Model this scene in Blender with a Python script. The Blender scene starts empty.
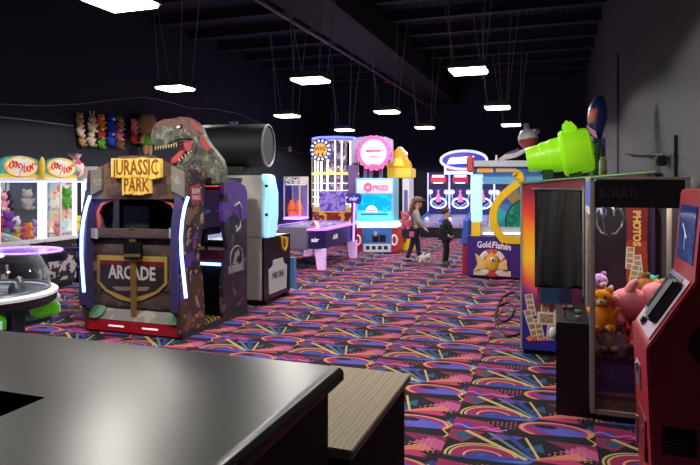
import bpy, bmesh, math, random
from mathutils import Vector, Matrix, Euler
random.seed(7)
PI = math.pi
scene = bpy.context.scene
COL = scene.collection
# ---------------------------------------------------------------- camera
FOC, EYE = 600.0, 1.65
TH = math.atan(206 / 600.0)
CT, ST = math.cos(TH), math.sin(TH)
cd = bpy.data.cameras.new('camera'); cam = bpy.data.objects.new('camera', cd); COL.objects.link(cam)
cd.sensor_width = 36; cd.lens = 36 * FOC / 700; cd.shift_y = -50.5 / 700
cd.clip_start = 0.05; cd.clip_end = 200
cam.location = (0, 0, EYE); cam.rotation_euler = (PI / 2, 0, TH)
scene.camera = cam
vs = scene.view_settings
vs.view_transform = 'Standard'; vs.look = 'None'; vs.gamma = 1; vs.use_curve_mapping = False; vs.exposure = 0.0
w = bpy.data.worlds.new('world'); scene.world = w; w.use_nodes = True
w.node_tree.nodes['Background'].inputs[0].default_value = (0.01, 0.01, 0.02, 1)
w.node_tree.nodes['Background'].inputs[1].default_value = 0.3

def Py(px, py, y):            # survey helper: point of the upright plane y=const
    r = (px - 350) / FOC
    x = (r * CT * y - ST * y) / (CT + r * ST)
    D = -x * ST + y * CT
    return Vector((x, y, EYE + (182 - py) / FOC * D))
def Px(px, py, x):            # point of the upright plane x=const
    r = (px - 350) / FOC
    y = -(CT + r * ST) * x / (ST - r * CT)
    D = -x * ST + y * CT
    return Vector((x, y, EYE + (182 - py) / FOC * D))
# ---------------------------------------------------------------- materials
MATS = {}
def lin(c):
    return tuple(((v / 255) / 12.92 if v / 255 <= .04045 else ((v / 255 + .055) / 1.055) ** 2.4) for v in c)
def M(name, rgb=(128, 128, 128), rough=.5, metal=0, emit=0, ecol=None, var=.12, scale=6, bump=0, coat=0, spec=None):
    if name in MATS: return MATS[name]
    m = bpy.data.materials.new(name); m.use_nodes = True; MATS[name] = m
    nt = m.node_tree; b = nt.nodes['Principled BSDF']
    c = lin(rgb)
    tc = nt.nodes.new('ShaderNodeTexCoord'); nz = nt.nodes.new('ShaderNodeTexNoise')
    nz.inputs['Scale'].default_value = scale; nz.inputs['Detail'].default_value = 3
    nt.links.new(tc.outputs['Object'], nz.inputs['Vector'])
    mx = nt.nodes.new('ShaderNodeMix'); mx.data_type = 'RGBA'
    mx.inputs[6].default_value = (*[v * (1 - var) for v in c], 1)
    mx.inputs[7].default_value = (*[min(1, v * (1 + var)) for v in c], 1)
    nt.links.new(nz.outputs['Fac'], mx.inputs[0]); nt.links.new(mx.outputs[2], b.inputs['Base Color'])
    b.inputs['Roughness'].default_value = rough; b.inputs['Metallic'].default_value = metal
    if spec is not None: b.inputs['Specular IOR Level'].default_value = spec
    if coat: b.inputs['Coat Weight'].default_value = coat
    if bump:
        bp = nt.nodes.new('ShaderNodeBump'); bp.inputs['Strength'].default_value = bump
        n2 = nt.nodes.new('ShaderNodeTexNoise'); n2.inputs['Scale'].default_value = scale * 12
        nt.links.new(tc.outputs['Object'], n2.inputs['Vector'])
        nt.links.new(n2.outputs['Fac'], bp.inputs['Height']); nt.links.new(bp.outputs[0], b.inputs['Normal'])
    if emit:  # low values also make painted surfaces glow a little, not only lamps
        b.inputs['Emission Color'].default_value = (*lin(ecol or rgb), 1)
        b.inputs['Emission Strength'].default_value = emit
    return m
def glass(name, tint=(255, 255, 255), refl=.12, tr=.97):
    if name in MATS: return MATS[name]
    m = bpy.data.materials.new(name); m.use_nodes = True; MATS[name] = m
    nt = m.node_tree; nt.nodes.clear()
    o = nt.nodes.new('ShaderNodeOutputMaterial'); t = nt.nodes.new('ShaderNodeBsdfTransparent')
    g = nt.nodes.new('ShaderNodeBsdfGlossy'); g.inputs['Roughness'].default_value = .03
    t.inputs[0].default_value = (*[v * tr for v in lin(tint)], 1)
    f = nt.nodes.new('ShaderNodeFresnel'); f.inputs['IOR'].default_value = 1.3
    mm = nt.nodes.new('ShaderNodeMath'); mm.operation = 'MULTIPLY'; mm.inputs[1].default_value = refl * 6
    nt.links.new(f.outputs[0], mm.inputs[0])
    x = nt.nodes.new('ShaderNodeMixShader')
    nt.links.new(mm.outputs[0], x.inputs[0]); nt.links.new(t.outputs[0], x.inputs[1]); nt.links.new(g.outputs[0], x.inputs[2])
    nt.links.new(x.outputs[0], o.inputs[0])
    return m
def acrylic(name):
    if name in MATS: return MATS[name]
    m = bpy.data.materials.new(name); m.use_nodes = True; MATS[name] = m
    nt = m.node_tree; nt.nodes.clear()
    o = nt.nodes.new('ShaderNodeOutputMaterial'); t = nt.nodes.new('ShaderNodeBsdfTransparent'); g = nt.nodes.new('ShaderNodeBsdfGlossy'); d = nt.nodes.new('ShaderNodeBsdfTranslucent'); df = nt.nodes.new('ShaderNodeBsdfDiffuse')
    g.inputs['Roughness'].default_value = .05; d.inputs[0].default_value = (.7, .74, .8, 1); df.inputs[0].default_value = (.7, .74, .8, 1); t.inputs[0].default_value = (.97, .97, .98, 1)
    a = nt.nodes.new('ShaderNodeAddShader'); lw = nt.nodes.new('ShaderNodeLayerWeight'); lw.inputs[0].default_value = .35
    pw = nt.nodes.new('ShaderNodeMath'); pw.operation = 'POWER'; pw.inputs[1].default_value = 2.0; nt.links.new(lw.outputs['Facing'], pw.inputs[0])
    ml = nt.nodes.new('ShaderNodeMath'); ml.operation = 'MULTIPLY'; ml.inputs[1].default_value = .8; nt.links.new(pw.outputs[0], ml.inputs[0])
    mh = nt.nodes.new('ShaderNodeMixShader'); mh.inputs[0].default_value = .5; nt.links.new(d.outputs[0], mh.inputs[1]); nt.links.new(df.outputs[0], mh.inputs[2])
    x = nt.nodes.new('ShaderNodeMixShader'); nt.links.new(ml.outputs[0], x.inputs[0]); nt.links.new(t.outputs[0], x.inputs[1]); nt.links.new(mh.outputs[0], x.inputs[2])
    y = nt.nodes.new('ShaderNodeMixShader'); y.inputs[0].default_value = .05; nt.links.new(x.outputs[0], y.inputs[1]); nt.links.new(g.outputs[0], y.inputs[2])
    nt.links.new(y.outputs[0], o.inputs[0]); return m
class E:                       # tiny expression layer over shader math nodes
    def __init__(s, nt, sock): s.nt, s.k = nt, sock
    def op(s, o, b=None, c=None):
        n = s.nt.nodes.new('ShaderNodeMath'); n.operation = o
        for i, v in enumerate((s, b, c)):
            if v is None: continue
            if isinstance(v, E): s.nt.links.new(v.k, n.inputs[i])
            else: n.inputs[i].default_value = v
        return E(s.nt, n.outputs[0])
    def __add__(s, b): return s.op('ADD', b)
    def __sub__(s, b): return s.op('SUBTRACT', b)
    def __mul__(s, b): return s.op('MULTIPLY', b)
    def __truediv__(s, b): return s.op('DIVIDE', b)
    def lt(s, b): return s.op('LESS_THAN', b)
    def gt(s, b): return s.op('GREATER_THAN', b)
    def sq(s): return s.op('MULTIPLY', s)
    def frac(s): return s.op('FRACT')
    def floor(s): return s.op('FLOOR')
    def sin(s): return s.op('SINE')
    def abs(s): return s.op('ABSOLUTE')
    def sqrt(s): return s.op('SQRT')
def tri(a, b, pts):            # mask of a convex polygon, corners counter-clockwise
    r = None
    for (x0, y0), (x1, y1) in zip(pts, pts[1:] + pts[:1]):
        k = ((b - y0) * (x1 - x0) - (a - x0) * (y1 - y0)).gt(0)
        r = k if r is None else r * k
    return r
def line(a, b, p, q, wd):
    (x0, y0), (x1, y1) = p, q
    L = math.hypot(x1 - x0, y1 - y0); dx, dy = (x1 - x0) / L, (y1 - y0) / L
    t = (a - x0) * dx + (b - y0) * dy; n = ((b - y0) * dx - (a - x0) * dy).abs()
    return n.lt(wd) * t.gt(0) * t.lt(L)
def layered(name, base, build, rough=.9, emit=0, coords='Object'):
    m = bpy.data.materials.new(name); m.use_nodes = True; MATS[name] = m
    nt = m.node_tree; bs = nt.nodes['Principled BSDF']
    tc = nt.nodes.new('ShaderNodeTexCoord'); sp = nt.nodes.new('ShaderNodeSeparateXYZ')
    nt.links.new(tc.outputs[coords], sp.inputs[0])
    x, y, z = (E(nt, sp.outputs[i]) for i in range(3))
    rg = nt.nodes.new('ShaderNodeRGB'); rg.outputs[0].default_value = (*lin(base), 1)
    cur = [rg.outputs[0]]
    def paint(mask, c):
        mx = nt.nodes.new('ShaderNodeMix'); mx.data_type = 'RGBA'
        nt.links.new(mask.k, mx.inputs[0]); nt.links.new(cur[0], mx.inputs[6])
        if isinstance(c, tuple): mx.inputs[7].default_value = (*lin(c), 1)
        else: nt.links.new(c, mx.inputs[7])
        cur[0] = mx.outputs[2]
    def noise(sc, det=2, vec=None):
        n = nt.nodes.new('ShaderNodeTexNoise'); n.inputs['Scale'].default_value = sc; n.inputs['Detail'].default_value = det
        nt.links.new(tc.outputs[coords], n.inputs['Vector']); return E(nt, n.outputs['Fac'])
    def ramp(fac, stops):
        r = nt.nodes.new('ShaderNodeValToRGB'); el = r.color_ramp.elements
        while len(el) < len(stops): el.new(.5)
        for e, (p, c) in zip(el, stops): e.position = p; e.color = (*lin(c), 1)
        nt.links.new(fac.k, r.inputs[0]); return r.outputs[0]
    build(x, y, z, paint, noise, ramp)
    nt.links.new(cur[0], bs.inputs['Base Color']); bs.inputs['Roughness'].default_value = rough
    if emit:
        nt.links.new(cur[0], bs.inputs['Emission Color']); bs.inputs['Emission Strength'].default_value = emit
    return m
# ---------------------------------------------------------------- mesh builder
class G:
    def __init__(s): s.bm = bmesh.new(); s.mi = 0
    def _f(s, vs_):
        try:
            f = s.bm.faces.new(vs_); f.material_index = s.mi; return f
        except ValueError: return None
    def m(s, i): s.mi = i; return s
    def bx(s, x0, x1, y0, y1, z0, z1, M4=None):
        x0, x1 = sorted((x0, x1)); y0, y1 = sorted((y0, y1)); z0, z1 = sorted((z0, z1))
        p = [Vector(c) for c in ((x0,y0,z0),(x1,y0,z0),(x1,y1,z0),(x0,y1,z0),(x0,y0,z1),(x1,y0,z1),(x1,y1,z1),(x0,y1,z1))]
        if M4 is not None: p = [M4 @ q for q in p]
        v = [s.bm.verts.new(q) for q in p]
        for f in ((3,2,1,0),(4,5,6,7),(0,1,5,4),(1,2,6,5),(2,3,7,6),(3,0,4,7)): s._f([v[i] for i in f])
        return s
    def cb(s, c, d, rot=(0,0,0)):
        T = Matrix.Translation(c) @ Euler(rot).to_matrix().to_4x4()
        return s.bx(-d[0]/2, d[0]/2, -d[1]/2, d[1]/2, -d[2]/2, d[2]/2, T)
    def prism(s, pts, axis, a, b):
        def mk(u, v, t): return {'x': (t, u, v), 'y': (u, t, v), 'z': (u, v, t)}[axis]
        A = [s.bm.verts.new(mk(u, v, a)) for u, v in pts]; B = [s.bm.verts.new(mk(u, v, b)) for u, v in pts]
        n = len(pts); fs = [s._f(A), s._f(B[::-1])]
        for i in range(n): fs.append(s._f([A[i], A[(i+1) % n], B[(i+1) % n], B[i]]))
        bmesh.ops.recalc_face_normals(s.bm, faces=[f for f in fs if f])
        return s
    def ring(s, prof, T, n=24, cap=True):       # lathe about local z
        rows = []
        for r, z in prof:
            if r < 1e-6: rows.append([s.bm.verts.new(T @ Vector((0, 0, z)))])
            else: rows.append([s.bm.verts.new(T @ Vector((r*math.cos(2*PI*i/n), r*math.sin(2*PI*i/n), z))) for i in range(n)])
        for a, b in zip(rows, rows[1:]):
            for i in range(n):
                j = (i+1) % n
                if len(a) == 1 and len(b) == 1: continue
                if len(a) == 1: s._f([a[0], b[j], b[i]])
                elif len(b) == 1: s._f([a[i], a[j], b[0]])
                else: s._f([a[i], a[j], b[j], b[i]])
        if cap:
            if len(rows[0]) > 1: s._f(rows[0][::-1])
            if len(rows[-1]) > 1: s._f(rows[-1])
        return s
    def lathe(s, prof, c=(0,0,0), n=24, rot=(0,0,0), cap=True):
        return s.ring(prof, Matrix.Translation(c) @ Euler(rot).to_matrix().to_4x4(), n, cap)
    def cyl(s, p0, p1, r, r1=None, n=14):
        p0, p1 = Vector(p0), Vector(p1); d = p1 - p0
        T = Matrix.Translation(p0) @ d.to_track_quat('Z', 'Y').to_matrix().to_4x4()
        return s.ring([(r, 0), (r if r1 is None else r1, d.length)], T, n)
    def ell(s, c, r, rot=(0,0,0), n=14, k=9):
        T = Matrix.Translation(c) @ Euler(rot).to_matrix().to_4x4() @ Matrix.Diagonal((r[0], r[1], r[2], 1))
        return s.ring([(math.sin(PI*i/k), -math.cos(PI*i/k)) for i in range(k+1)], T, n, False)
    def tube(s, pts, r, n=8, closed=False):
        pts = [Vector(p) for p in pts]; N = len(pts); rows = []
        up = Vector((0.13, 0.21, 1)).normalized()
        for i, p in enumerate(pts):
            a = pts[(i-1) % N] if (closed or i) else p; b = pts[(i+1) % N] if (closed or i < N-1) else p
            t = (b - a).normalized(); sd = t.cross(up)
            if sd.length < .05: sd = t.cross(Vector((1, 0, 0)))
            sd.normalize(); u2 = sd.cross(t)
            rr = r[i] if isinstance(r, (list, tuple)) else r
            rows.append([s.bm.verts.new(p + sd*rr*math.cos(2*PI*k/n) + u2*rr*math.sin(2*PI*k/n)) for k in range(n)])
        pr = list(zip(rows, rows[1:])) + ([(rows[-1], rows[0])] if closed else [])
        for a, b in pr:
            for k in range(n): s._f([a[k], a[(k+1) % n], b[(k+1) % n], b[k]])
        if not closed: s._f(rows[0][::-1]); s._f(rows[-1])
        return s
    def torus(s, c, R, r, rot=(0,0,0), n=28, k=8, sx=1, sz=1):
        T = Matrix.Translation(c) @ Euler(rot).to_matrix().to_4x4()
        return s.tube([T @ Vector((R*sx*math.cos(2*PI*i/n), R*sz*math.sin(2*PI*i/n), 0)) for i in range(n)], r, k, True)
    def text(s, txt, size, T, depth=.004, bold=.0, w=None):
        cu = bpy.data.curves.new('t', 'FONT'); cu.body = txt; cu.size = size; cu.align_x = 'CENTER'; cu.align_y = 'CENTER'
        cu.extrude = depth; cu.offset = bold; cu.resolution_u = 2
        o = bpy.data.objects.new('t', cu); COL.objects.link(o)
        bpy.context.view_layer.update()
        me = bpy.data.meshes.new_from_object(o.evaluated_get(bpy.context.evaluated_depsgraph_get()))
        S = Matrix.Identity(4)
        if w:
            xs = [v.co.x for v in me.vertices]
            S = Matrix.Diagonal((w / max(1e-4, max(xs) - min(xs)), 1, 1, 1))
        me.transform(T @ S)
        nf = len(s.bm.faces); s.bm.from_mesh(me); s.bm.faces.ensure_lookup_table()
        for f in s.bm.faces[nf:]: f.material_index = s.mi
        bpy.data.objects.remove(o); bpy.data.curves.remove(cu); bpy.data.meshes.remove(me)
        return s
    def obj(s, name, mats, parent=None, bevel=0, smooth=40, loc=None, seg=2):
        me = bpy.data.meshes.new(name)
        off = Vector((0, 0, 0))
        if parent is not None:
            q = parent
            while q is not None: off += q.location; q = q.parent
        elif loc is not None: off = Vector(loc)
        bmesh.ops.remove_doubles(s.bm, verts=s.bm.verts, dist=1e-5)
        bmesh.ops.translate(s.bm, verts=s.bm.verts, vec=-off)
        if bevel:
            es = [e for e in s.bm.edges if e.is_manifold and len(e.link_faces) == 2 and e.calc_face_angle(0) > .6]
            bmesh.ops.bevel(s.bm, geom=es, offset=bevel, segments=seg, affect='EDGES', clamp_overlap=True)
        s.bm.to_mesh(me); s.bm.free()
        for k in (mats if isinstance(mats, (list, tuple)) else [mats]): me.materials.append(k)
        for p in me.polygons: p.use_smooth = True
        if smooth: me.set_sharp_from_angle(angle=math.radians(smooth))
        o = bpy.data.objects.new(name, me); COL.objects.link(o)
        if parent is not None: o.parent = parent
        elif loc is not None: o.location = off
        return o
def tag(o, label=None, cat=None, group=None, kind=None):
    if label: o['label'] = label
    if cat: o['category'] = cat
    if group: o['group'] = group
    if kind: o['kind'] = kind
    return o
def thing(name, label, cat, loc=(0,0,0), group=None):
    o = bpy.data.objects.new(name, None); COL.objects.link(o); o.location = loc; o.empty_display_size = .1
    return tag(o, label, cat, group)
def struct(name, g, m, **k):
    return tag(g.obj(name, m, **k), kind='structure')
def dup(root, loc=None, rotz=None, label=None, group=None, scale=None, mats=None):
    def cp(o, par):
        c = o.copy(); COL.objects.link(c)
        if par is not None: c.parent = par
        for ch in list(o.children): cp(ch, c)
        return c
    r = cp(root, None)
    if loc is not None: r.location = loc
    if rotz is not None: r.rotation_euler = (0, 0, rotz)
    if scale: r.scale = (scale,) * 3
    if label: r['label'] = label
    if group: r['group'] = group
    return r
def TF(p, rx=PI/2, rz=0, ry=0):     # text frame: upright, reads from -y when rz=0
    return Matrix.Translation(p) @ Euler((rx, ry, rz)).to_matrix().to_4x4()
def skin(name, nodes, edges, root, mat, parent, sub=2):
    me = bpy.data.meshes.new(name); keys = list(nodes); ix = {k: i for i, k in enumerate(keys)}
    me.from_pydata([nodes[k][0] for k in keys], [(ix[a], ix[b]) for a, b in edges], [])
    o = bpy.data.objects.new(name, me); COL.objects.link(o)
    md = o.modifiers.new('s', 'SKIN'); md.use_smooth_shade = True
    for k in keys:
        sv = me.skin_vertices[0].data[ix[k]]; r = nodes[k][1]
        sv.radius = r if isinstance(r, tuple) else (r, r); sv.use_root = (k == root)
    sm = o.modifiers.new('u', 'SUBSURF'); sm.levels = sub; sm.render_levels = sub
    bpy.context.view_layer.update()
    m2 = bpy.data.meshes.new_from_object(o.evaluated_get(bpy.context.evaluated_depsgraph_get()))
    bpy.data.objects.remove(o); bpy.data.meshes.remove(me)
    m2.name = name
    m2.materials.clear(); m2.materials.append(mat)
    for p in m2.polygons: p.use_smooth = True
    o = bpy.data.objects.new(name, m2); COL.objects.link(o); o.parent = parent
    return o
# ================================================================ SETTING
XL, XR, YB, YF, ZC = -8.2, 0.9, 21.5, -2.5, 5.25
def carpet(x, y, z, paint, noise, ramp):
    TX, TY = .905, .667
    cx = ((x + .665) / TX); col = cx.floor(); a = cx.frac() * TX
    b = (((y - 3.366) / TY) - col * .24).frac() * TY
    mag, pink, blue, teal, yel, org, pur = (152,34,88), (186,84,138), (44,66,158), (32,82,112), (196,172,112), (206,120,92), (100,64,160)
    dk = (18,13,26)
    P = lambda m, c: paint(m, c)
    P(tri(a, b, [(.0,.02),(.34,.02),(.22,.17),(0,.2)]), mag)
    P(tri(a, b, [(.6,.66),(.92,.42),(.92,.69)]), (126,32,78))
    P(tri(a, b, [(.0,.52),(.1,.47),(.24,.69),(0,.69)]), (140,34,84))
    P(tri(a, b, [(.3,.69),(.26,.56),(.44,.62),(.48,.69)]), pur)
    P(tri(a, b, [(.02,.62),(.1,.50),(.17,.62)]), teal)
    P(tri(a, b, [(.02,.03),(.16,.03),(.09,.13)]), blue)
    P(tri(a, b, [(.2,.03),(.33,.04),(.3,.12)]), (190,70,112))
    P(tri(a, b, [(.7,.52),(.92,.46),(.92,.58),(.82,.64)]), pink)
    P(tri(a, b, [(.47,.48),(.6,.47),(.58,.6)]), teal)
    P(tri(a, b, [(.84,.26),(.92,.12),(.92,.40)]), (48,52,130))
    e = (((a - .25) / .235).sq() + ((b - .3) / .19).sq()).sqrt(); up = (b - .3 + (a - .27) * -.15).gt(0)
    for r, c in ((1, yel), (.93, dk), (.88, yel), (.81, mag), (.52, (236,166,116)), (.46, (120,28,90)), (.3, blue), (.16, pink)):
        P(e.lt(r) * up, c)
    f = (((a - .66) / .235).sq() + ((b - .17) / .135).sq()).sqrt(); ft = (b - .09 - (a - .66) * .15).gt(0)
    for r, c in ((1, org), (.94, (226,170,110)), (.89, pink), (.82, mag), (.6, pur)): P(f.lt(r) * ft, c)
    f2 = (((a - .72) / .13).sq() + ((b - .16) / .06).sq()).sqrt(); P(f2.lt(1) * ft, (84,88,190))
    f3 = (((a - .6) / .075).sq() + ((b - .22) / .032).sq()).sqrt(); P(f3.lt(1), dk)
    P(tri(a, b, [(.5,.34),(.86,.45),(.78,.53)]), org)
    P(tri(a, b, [(.52,.345),(.88,.34),(.76,.43)]), (180,52,104))
    P(tri(a, b, [(.80,.36),(.92,.30),(.92,.40)]), dk)
    P(tri(a, b, [(.02,.25),(.5,.27),(.56,.35),(.3,.34)]), blue)
    P(tri(a, b, [(.3,.27),(.5,.29),(.54,.33)]), (84,126,196))
    P(line(a, b, (.1,.66), (.5,.34), .016), yel)
    P(line(a, b, (.24,.68), (.53,.35), .013), (100,124,140))
    P(line(a, b, (.36,.68), (.55,.37), .019), (30,66,136))
    P(line(a, b, (.48,.66), (.57,.37), .009), yel)
    s = (b - .06 - (a * 38).sin() * .022).abs(); P(s.lt(.010) * a.lt(.36), (170,112,214))
    s = (a - .88 - (b * 40).sin() * .02).abs(); P(s.lt(.008) * b.lt(.26), yel)
    d = (a * 34).frac().gt(.55) * (b * 34).frac().gt(.55); P(d * tri(a, b, [(.1,.17),(.4,.10),(.42,.24)]), pink)
    d = (a * 30).frac().gt(.6) * (b * 30).frac().gt(.6); P(d * tri(a, b, [(.6,.46),(.9,.4),(.8,.64)]), (200,130,150))
m_carpet = layered('carpet', (18, 13, 26), carpet, rough=1)
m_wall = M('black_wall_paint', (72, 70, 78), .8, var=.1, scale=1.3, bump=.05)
m_wallL = M('shaded_wall_paint', (35, 37, 52), .8, var=.08, scale=1.1)  # same paint as the right wall, darkened, with blue ambient light mixed in
m_back = M('back_wall_paint', (50, 50, 72), .85, var=.08, scale=1)  # blue ambient light of the room is put into this colour
m_deck = M('ceiling_deck_paint', (44, 46, 66), .8, scale=2)  # navy tint carries the purple ambience in the colour
m_beam = M('beam_paint', (40, 42, 56), .7)
struct('floor', G().bx(XL, XR, YF, YB, -.1, 0), m_carpet)
struct('wall_left', G().bx(XL - .15, XL, YF, YB, 0, ZC), m_wallL)
struct('wall_right', G().bx(XR, XR + .15, YF, YB, 0, ZC), m_wall)
struct('wall_back', G().bx(XL - .15, XR + .15, YB, YB + .15, 0, ZC), m_back)
struct('wall_front', G().bx(XL - .15, XR + .15, YF - .15, YF, 0, ZC), m_back)
g = G()                                             # corrugated deck
pts = []; n = int((XR - XL) / .1)
for i in range(n + 1):
    for k, (dx, dz) in enumerate(((0, 0), (.04, 0), (.055, .035), (.085, .035))):
        pts.append((min(XL + i * .1 + dx, XR), ZC + dz))
pts = pts + [(XR, ZC + .1), (XL, ZC + .1)]
g.prism(pts, 'y', YF, YB)
struct('ceiling', g, m_deck, smooth=0)
k = 1
yy = 3.0
while yy < YB - .5:
    struct('trim_%d' % k, G().bx(XL, XR, yy - .035, yy + .035, ZC - .22, ZC - .002).bx(XL, XR, yy - .09, yy + .09, ZC - .235, ZC - .205), m_beam)
    yy += 1.32; k += 1
struct('trim_%d' % k, G().bx(-4.15, -3.25, YF, YB, 4.42, 5.01), M('duct_paint', (20, 20, 26), .8), bevel=.01); k += 1
t = thing('ceiling_pipe', 'thin grey pipe running along the ceiling girder towards the back wall', 'pipe', (-4.2, 9, 4.36))
t_p = G().tube([(-4.22, 1, 4.37), (-4.22, 14, 4.37), (-4.22, 19.9, 4.3), (-4.0, 20.6, 4.2), (-4.0, 21.45, 4.0)], .035).obj('pipe', M('pipe_grey', (92, 88, 98), .5), t)
v = Px(387, 84, -4.22)
tag(G().cyl((-4.22, v.y - .1, 4.37), (-4.22, v.y + .1, 4.37), .06).lathe([(.07,0),(.07,.02)], (-4.22, v.y, 4.27)).obj('valve', M('valve_red', (150, 40, 40), .5), t), 'red valve')
# right wall pilaster seam
struct('trim_%d' % k, G().bx(XR - .03, XR, 9.9, 10.15, 0, 3.6), m_wall); k += 1
# wall bracket with small box
t = thing('wall_bracket', 'small black arm with box fixed to the right wall above the glass claw cabinet', 'bracket', (XR - .05, 7.4, 1.9))
a, b = Px(626, 154, XR - .05), Px(664, 155, XR - .05)
G().tube([a, b], .012).tube([b, Px(674, 154, XR - .05)], .006).obj('arm', M('black_plastic', (18, 18, 20), .45), t)
c = Px(661, 161, XR - .06); G().cb(c, (.08, .13, .085)).obj('junction_box', M('black_plastic'), t, bevel=.01)
c = Px(674.5, 162, XR - .02); G().cb((XR - .015, c.y, c.z), (.02, .035, .42)).obj('conduit', M('black_plastic'), t)

# ================================================================ PENDANT LIGHTS
m_lamp = M('lamp_diffuser', (255, 250, 238), .5, emit=9, ecol=(255, 247, 232), var=0)
m_house = M('lamp_housing', (70, 70, 72), .5)
m_wire = M('hanging_wire', (150, 148, 154), .6)
LAMPW = 240
def lamp(name, x, y, label):
    t = thing(name, label, 'light', (x, y, 3.15), 'pendant lights in rows under the black ceiling')
    G().prism([(-.2, .11), (-.25, .07), (-.25, .012), (-.243, .012), (-.243, .05), (.243, .05), (.243, .012), (.25, .012), (.25, .07), (.2, .11)], 'y', -.22, .22).obj('housing', m_house, None).parent = t
    o = G().bx(-.236, .236, -.21, .21, -.022, .046).obj('diffuser', m_lamp, None, bevel=.014); o.parent = t
    G().bx(-.25, .25, -.225, -.215, .012, .06).obj('end_cap', m_house, None).parent = t; G().bx(-.25, .25, .215, .225, .012, .06).obj('end_cap', m_house, None).parent = t
    ld = bpy.data.lights.new('lamp_light', 'SPOT'); ld.energy = LAMPW; ld.spot_size = math.radians(164); ld.spot_blend = .12; ld.shadow_soft_size = .12; ld.color = (1, .955, .89)
    lo = bpy.data.objects.new('lamp_light', ld); COL.objects.link(lo); lo.parent = t; lo.location = (0, 0, -.03)
    rnd = random.Random(int((x * 7 + y * 13) * 10))
    for sx in (-1, 1):
        for j, sp in enumerate((.06, .34 if sx < 0 else .2)):
            p0 = Vector((sx * .2, -.16 + .32 * j, .09)); p1 = Vector((sx * (.2 + sp + rnd.uniform(-.04, .06)), -.16 + .32 * j + rnd.uniform(-.1, .1), 2.08))
            q = p0.lerp(p1, .55) + Vector((rnd.uniform(-.02, .02), 0, 0))
            w_ = G().tube([p0, q, p1], .0075, 5).obj('wire', m_wire, None); w_.parent = t
    return t
rows = {4.1: 'nearest row', 8.2: 'second row', 12.44: 'third row', 16.35: 'farthest row'}
cols_ = {-5.78: 'over the left machines', -3.43: 'over the middle aisle', -1.12: 'over the right side'}
first = None
for y, rn in rows.items():
    for x, cn in cols_.items():
        lb = 'white glowing pendant panel light in the %s, hanging %s' % (rn, cn)
        if first is None: first = lamp('pendant_light', x, y, lb)
        else: dup(first, (x, y, 3.15), None, lb)

# ================================================================ FOREGROUND COUNTER + BENCH
m_top = layered('counter_laminate', (22, 22, 25), lambda x, y, z, paint, noise, ramp: paint(noise(3.5, 5).gt(.6) * E.op(noise(30, 2), 'MULTIPLY', .25), (36, 35, 36)), rough=.35)
m_top.node_tree.nodes['Principled BSDF'].inputs['Specular IOR Level'].default_value = .38
mb = M('counter_panel', (7, 7, 9), .6, spec=.12)
t = thing('service_counter', 'wide black counter with rounded edge filling the near left corner', 'counter', (-1.6, 1.0, 0))
zt = 1.05
RB = .032                                            # worktop with a rounded nosing swept along its outer edge
def nose(x, d):                                      # profile points (outward offset, height) of the nosing
    return [(-RB + RB * math.sin(PI/2 * k / 6), zt - RB + RB * math.cos(PI/2 * k / 6)) for k in range(7)] + [(0, zt - .05), (-.05, zt - .05)]
path = [((-3.2, .1), (0, -1)), ((-.66, .1), (1, -1)), ((-.66, 1.86), (1, 1)), ((-3.2, 1.86), (0, 1))]
g = G()
rows_ = []
for (px_, py_), (nx, ny) in path:
    rows_.append([g.bm.verts.new((px_ + o_ * nx, py_ + o_ * ny, h_)) for o_, h_ in nose(0, 0)])
for r0, r1 in zip(rows_, rows_[1:]):
    for k_ in range(len(r0) - 1): g._f([r0[k_], r0[k_+1], r1[k_+1], r1[k_]])
inner_t = [g.bm.verts.new((x_, y_, zt)) for x_, y_ in ((-3.2, .35), (-1.345, .35), (-1.345, 1.305), (-3.2, 1.305))]
inner_b = [g.bm.verts.new((x_, y_, zt - .05)) for x_, y_ in ((-3.2, .35), (-1.345, .35), (-1.345, 1.305), (-3.2, 1.305))]
for k_ in range(3):
    g._f([inner_t[k_], inner_t[k_+1], inner_b[k_+1], inner_b[k_]])
    g._f([rows_[k_][0], rows_[k_+1][0], inner_t[k_+1], inner_t[k_]])
    g._f([rows_[k_][-1], rows_[k_+1][-1], inner_b[k_+1], inner_b[k_]])
bmesh.ops.recalc_face_normals(g.bm, faces=g.bm.faces[:])
for f_ in g.bm.faces:                                # a flat sheet with open ends outside the view: make its top face up
    pass
g.obj('countertop', m_top, t)
G().bx(-3.15, -.70, 1.75, 1.82, .0, zt - .051).bx(-.77, -.70, .14, 1.75, 0, zt - .051).bx(-3.15, -.77, .14, .2, 0, zt - .051).obj('front_panel', mb, t)
G().bx(-3.15, -1.40, 1.20, 1.26, 0, zt - .051).bx(-1.40, -1.34, .2, 1.26, 0, zt - .051).obj('inner_panel', mb, t)
m_wood = layered('bench_wood', (160, 143, 114), None or (lambda x, y, z, paint, noise, ramp: [
    paint(((x * 130 + noise(3, 2) * 9).sin()).gt(.35) * .4, (140, 120, 92)),
    paint(((x * 310 + noise(4, 2) * 12).sin()).gt(.55) * .4, (200, 184, 154)),
    paint(((((x + .72) / .03).sq() + ((y + .12) / .05).sq()).lt(1)) * .5, (92, 72, 52))]), rough=.7)
t = thing('low_shelf_unit', 'black low unit with pale wooden plank top behind the counter corner', 'shelf unit', (-.8, 2.3, 0))
G().bx(-1.05, -.645, 1.9, 2.76, .715, .75).obj('plank_top', m_wood, t, bevel=.004)
G().bx(-1.0, -.665, 1.93, 2.72, 0.02, .714).obj('body', M('unit_black', (6, 6, 8), .7, spec=.1), t, bevel=.005)
G().bx(-.99, -.68, 1.95, 2.7, 0, .02).obj('plinth', M('unit_black'), t)

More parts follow.
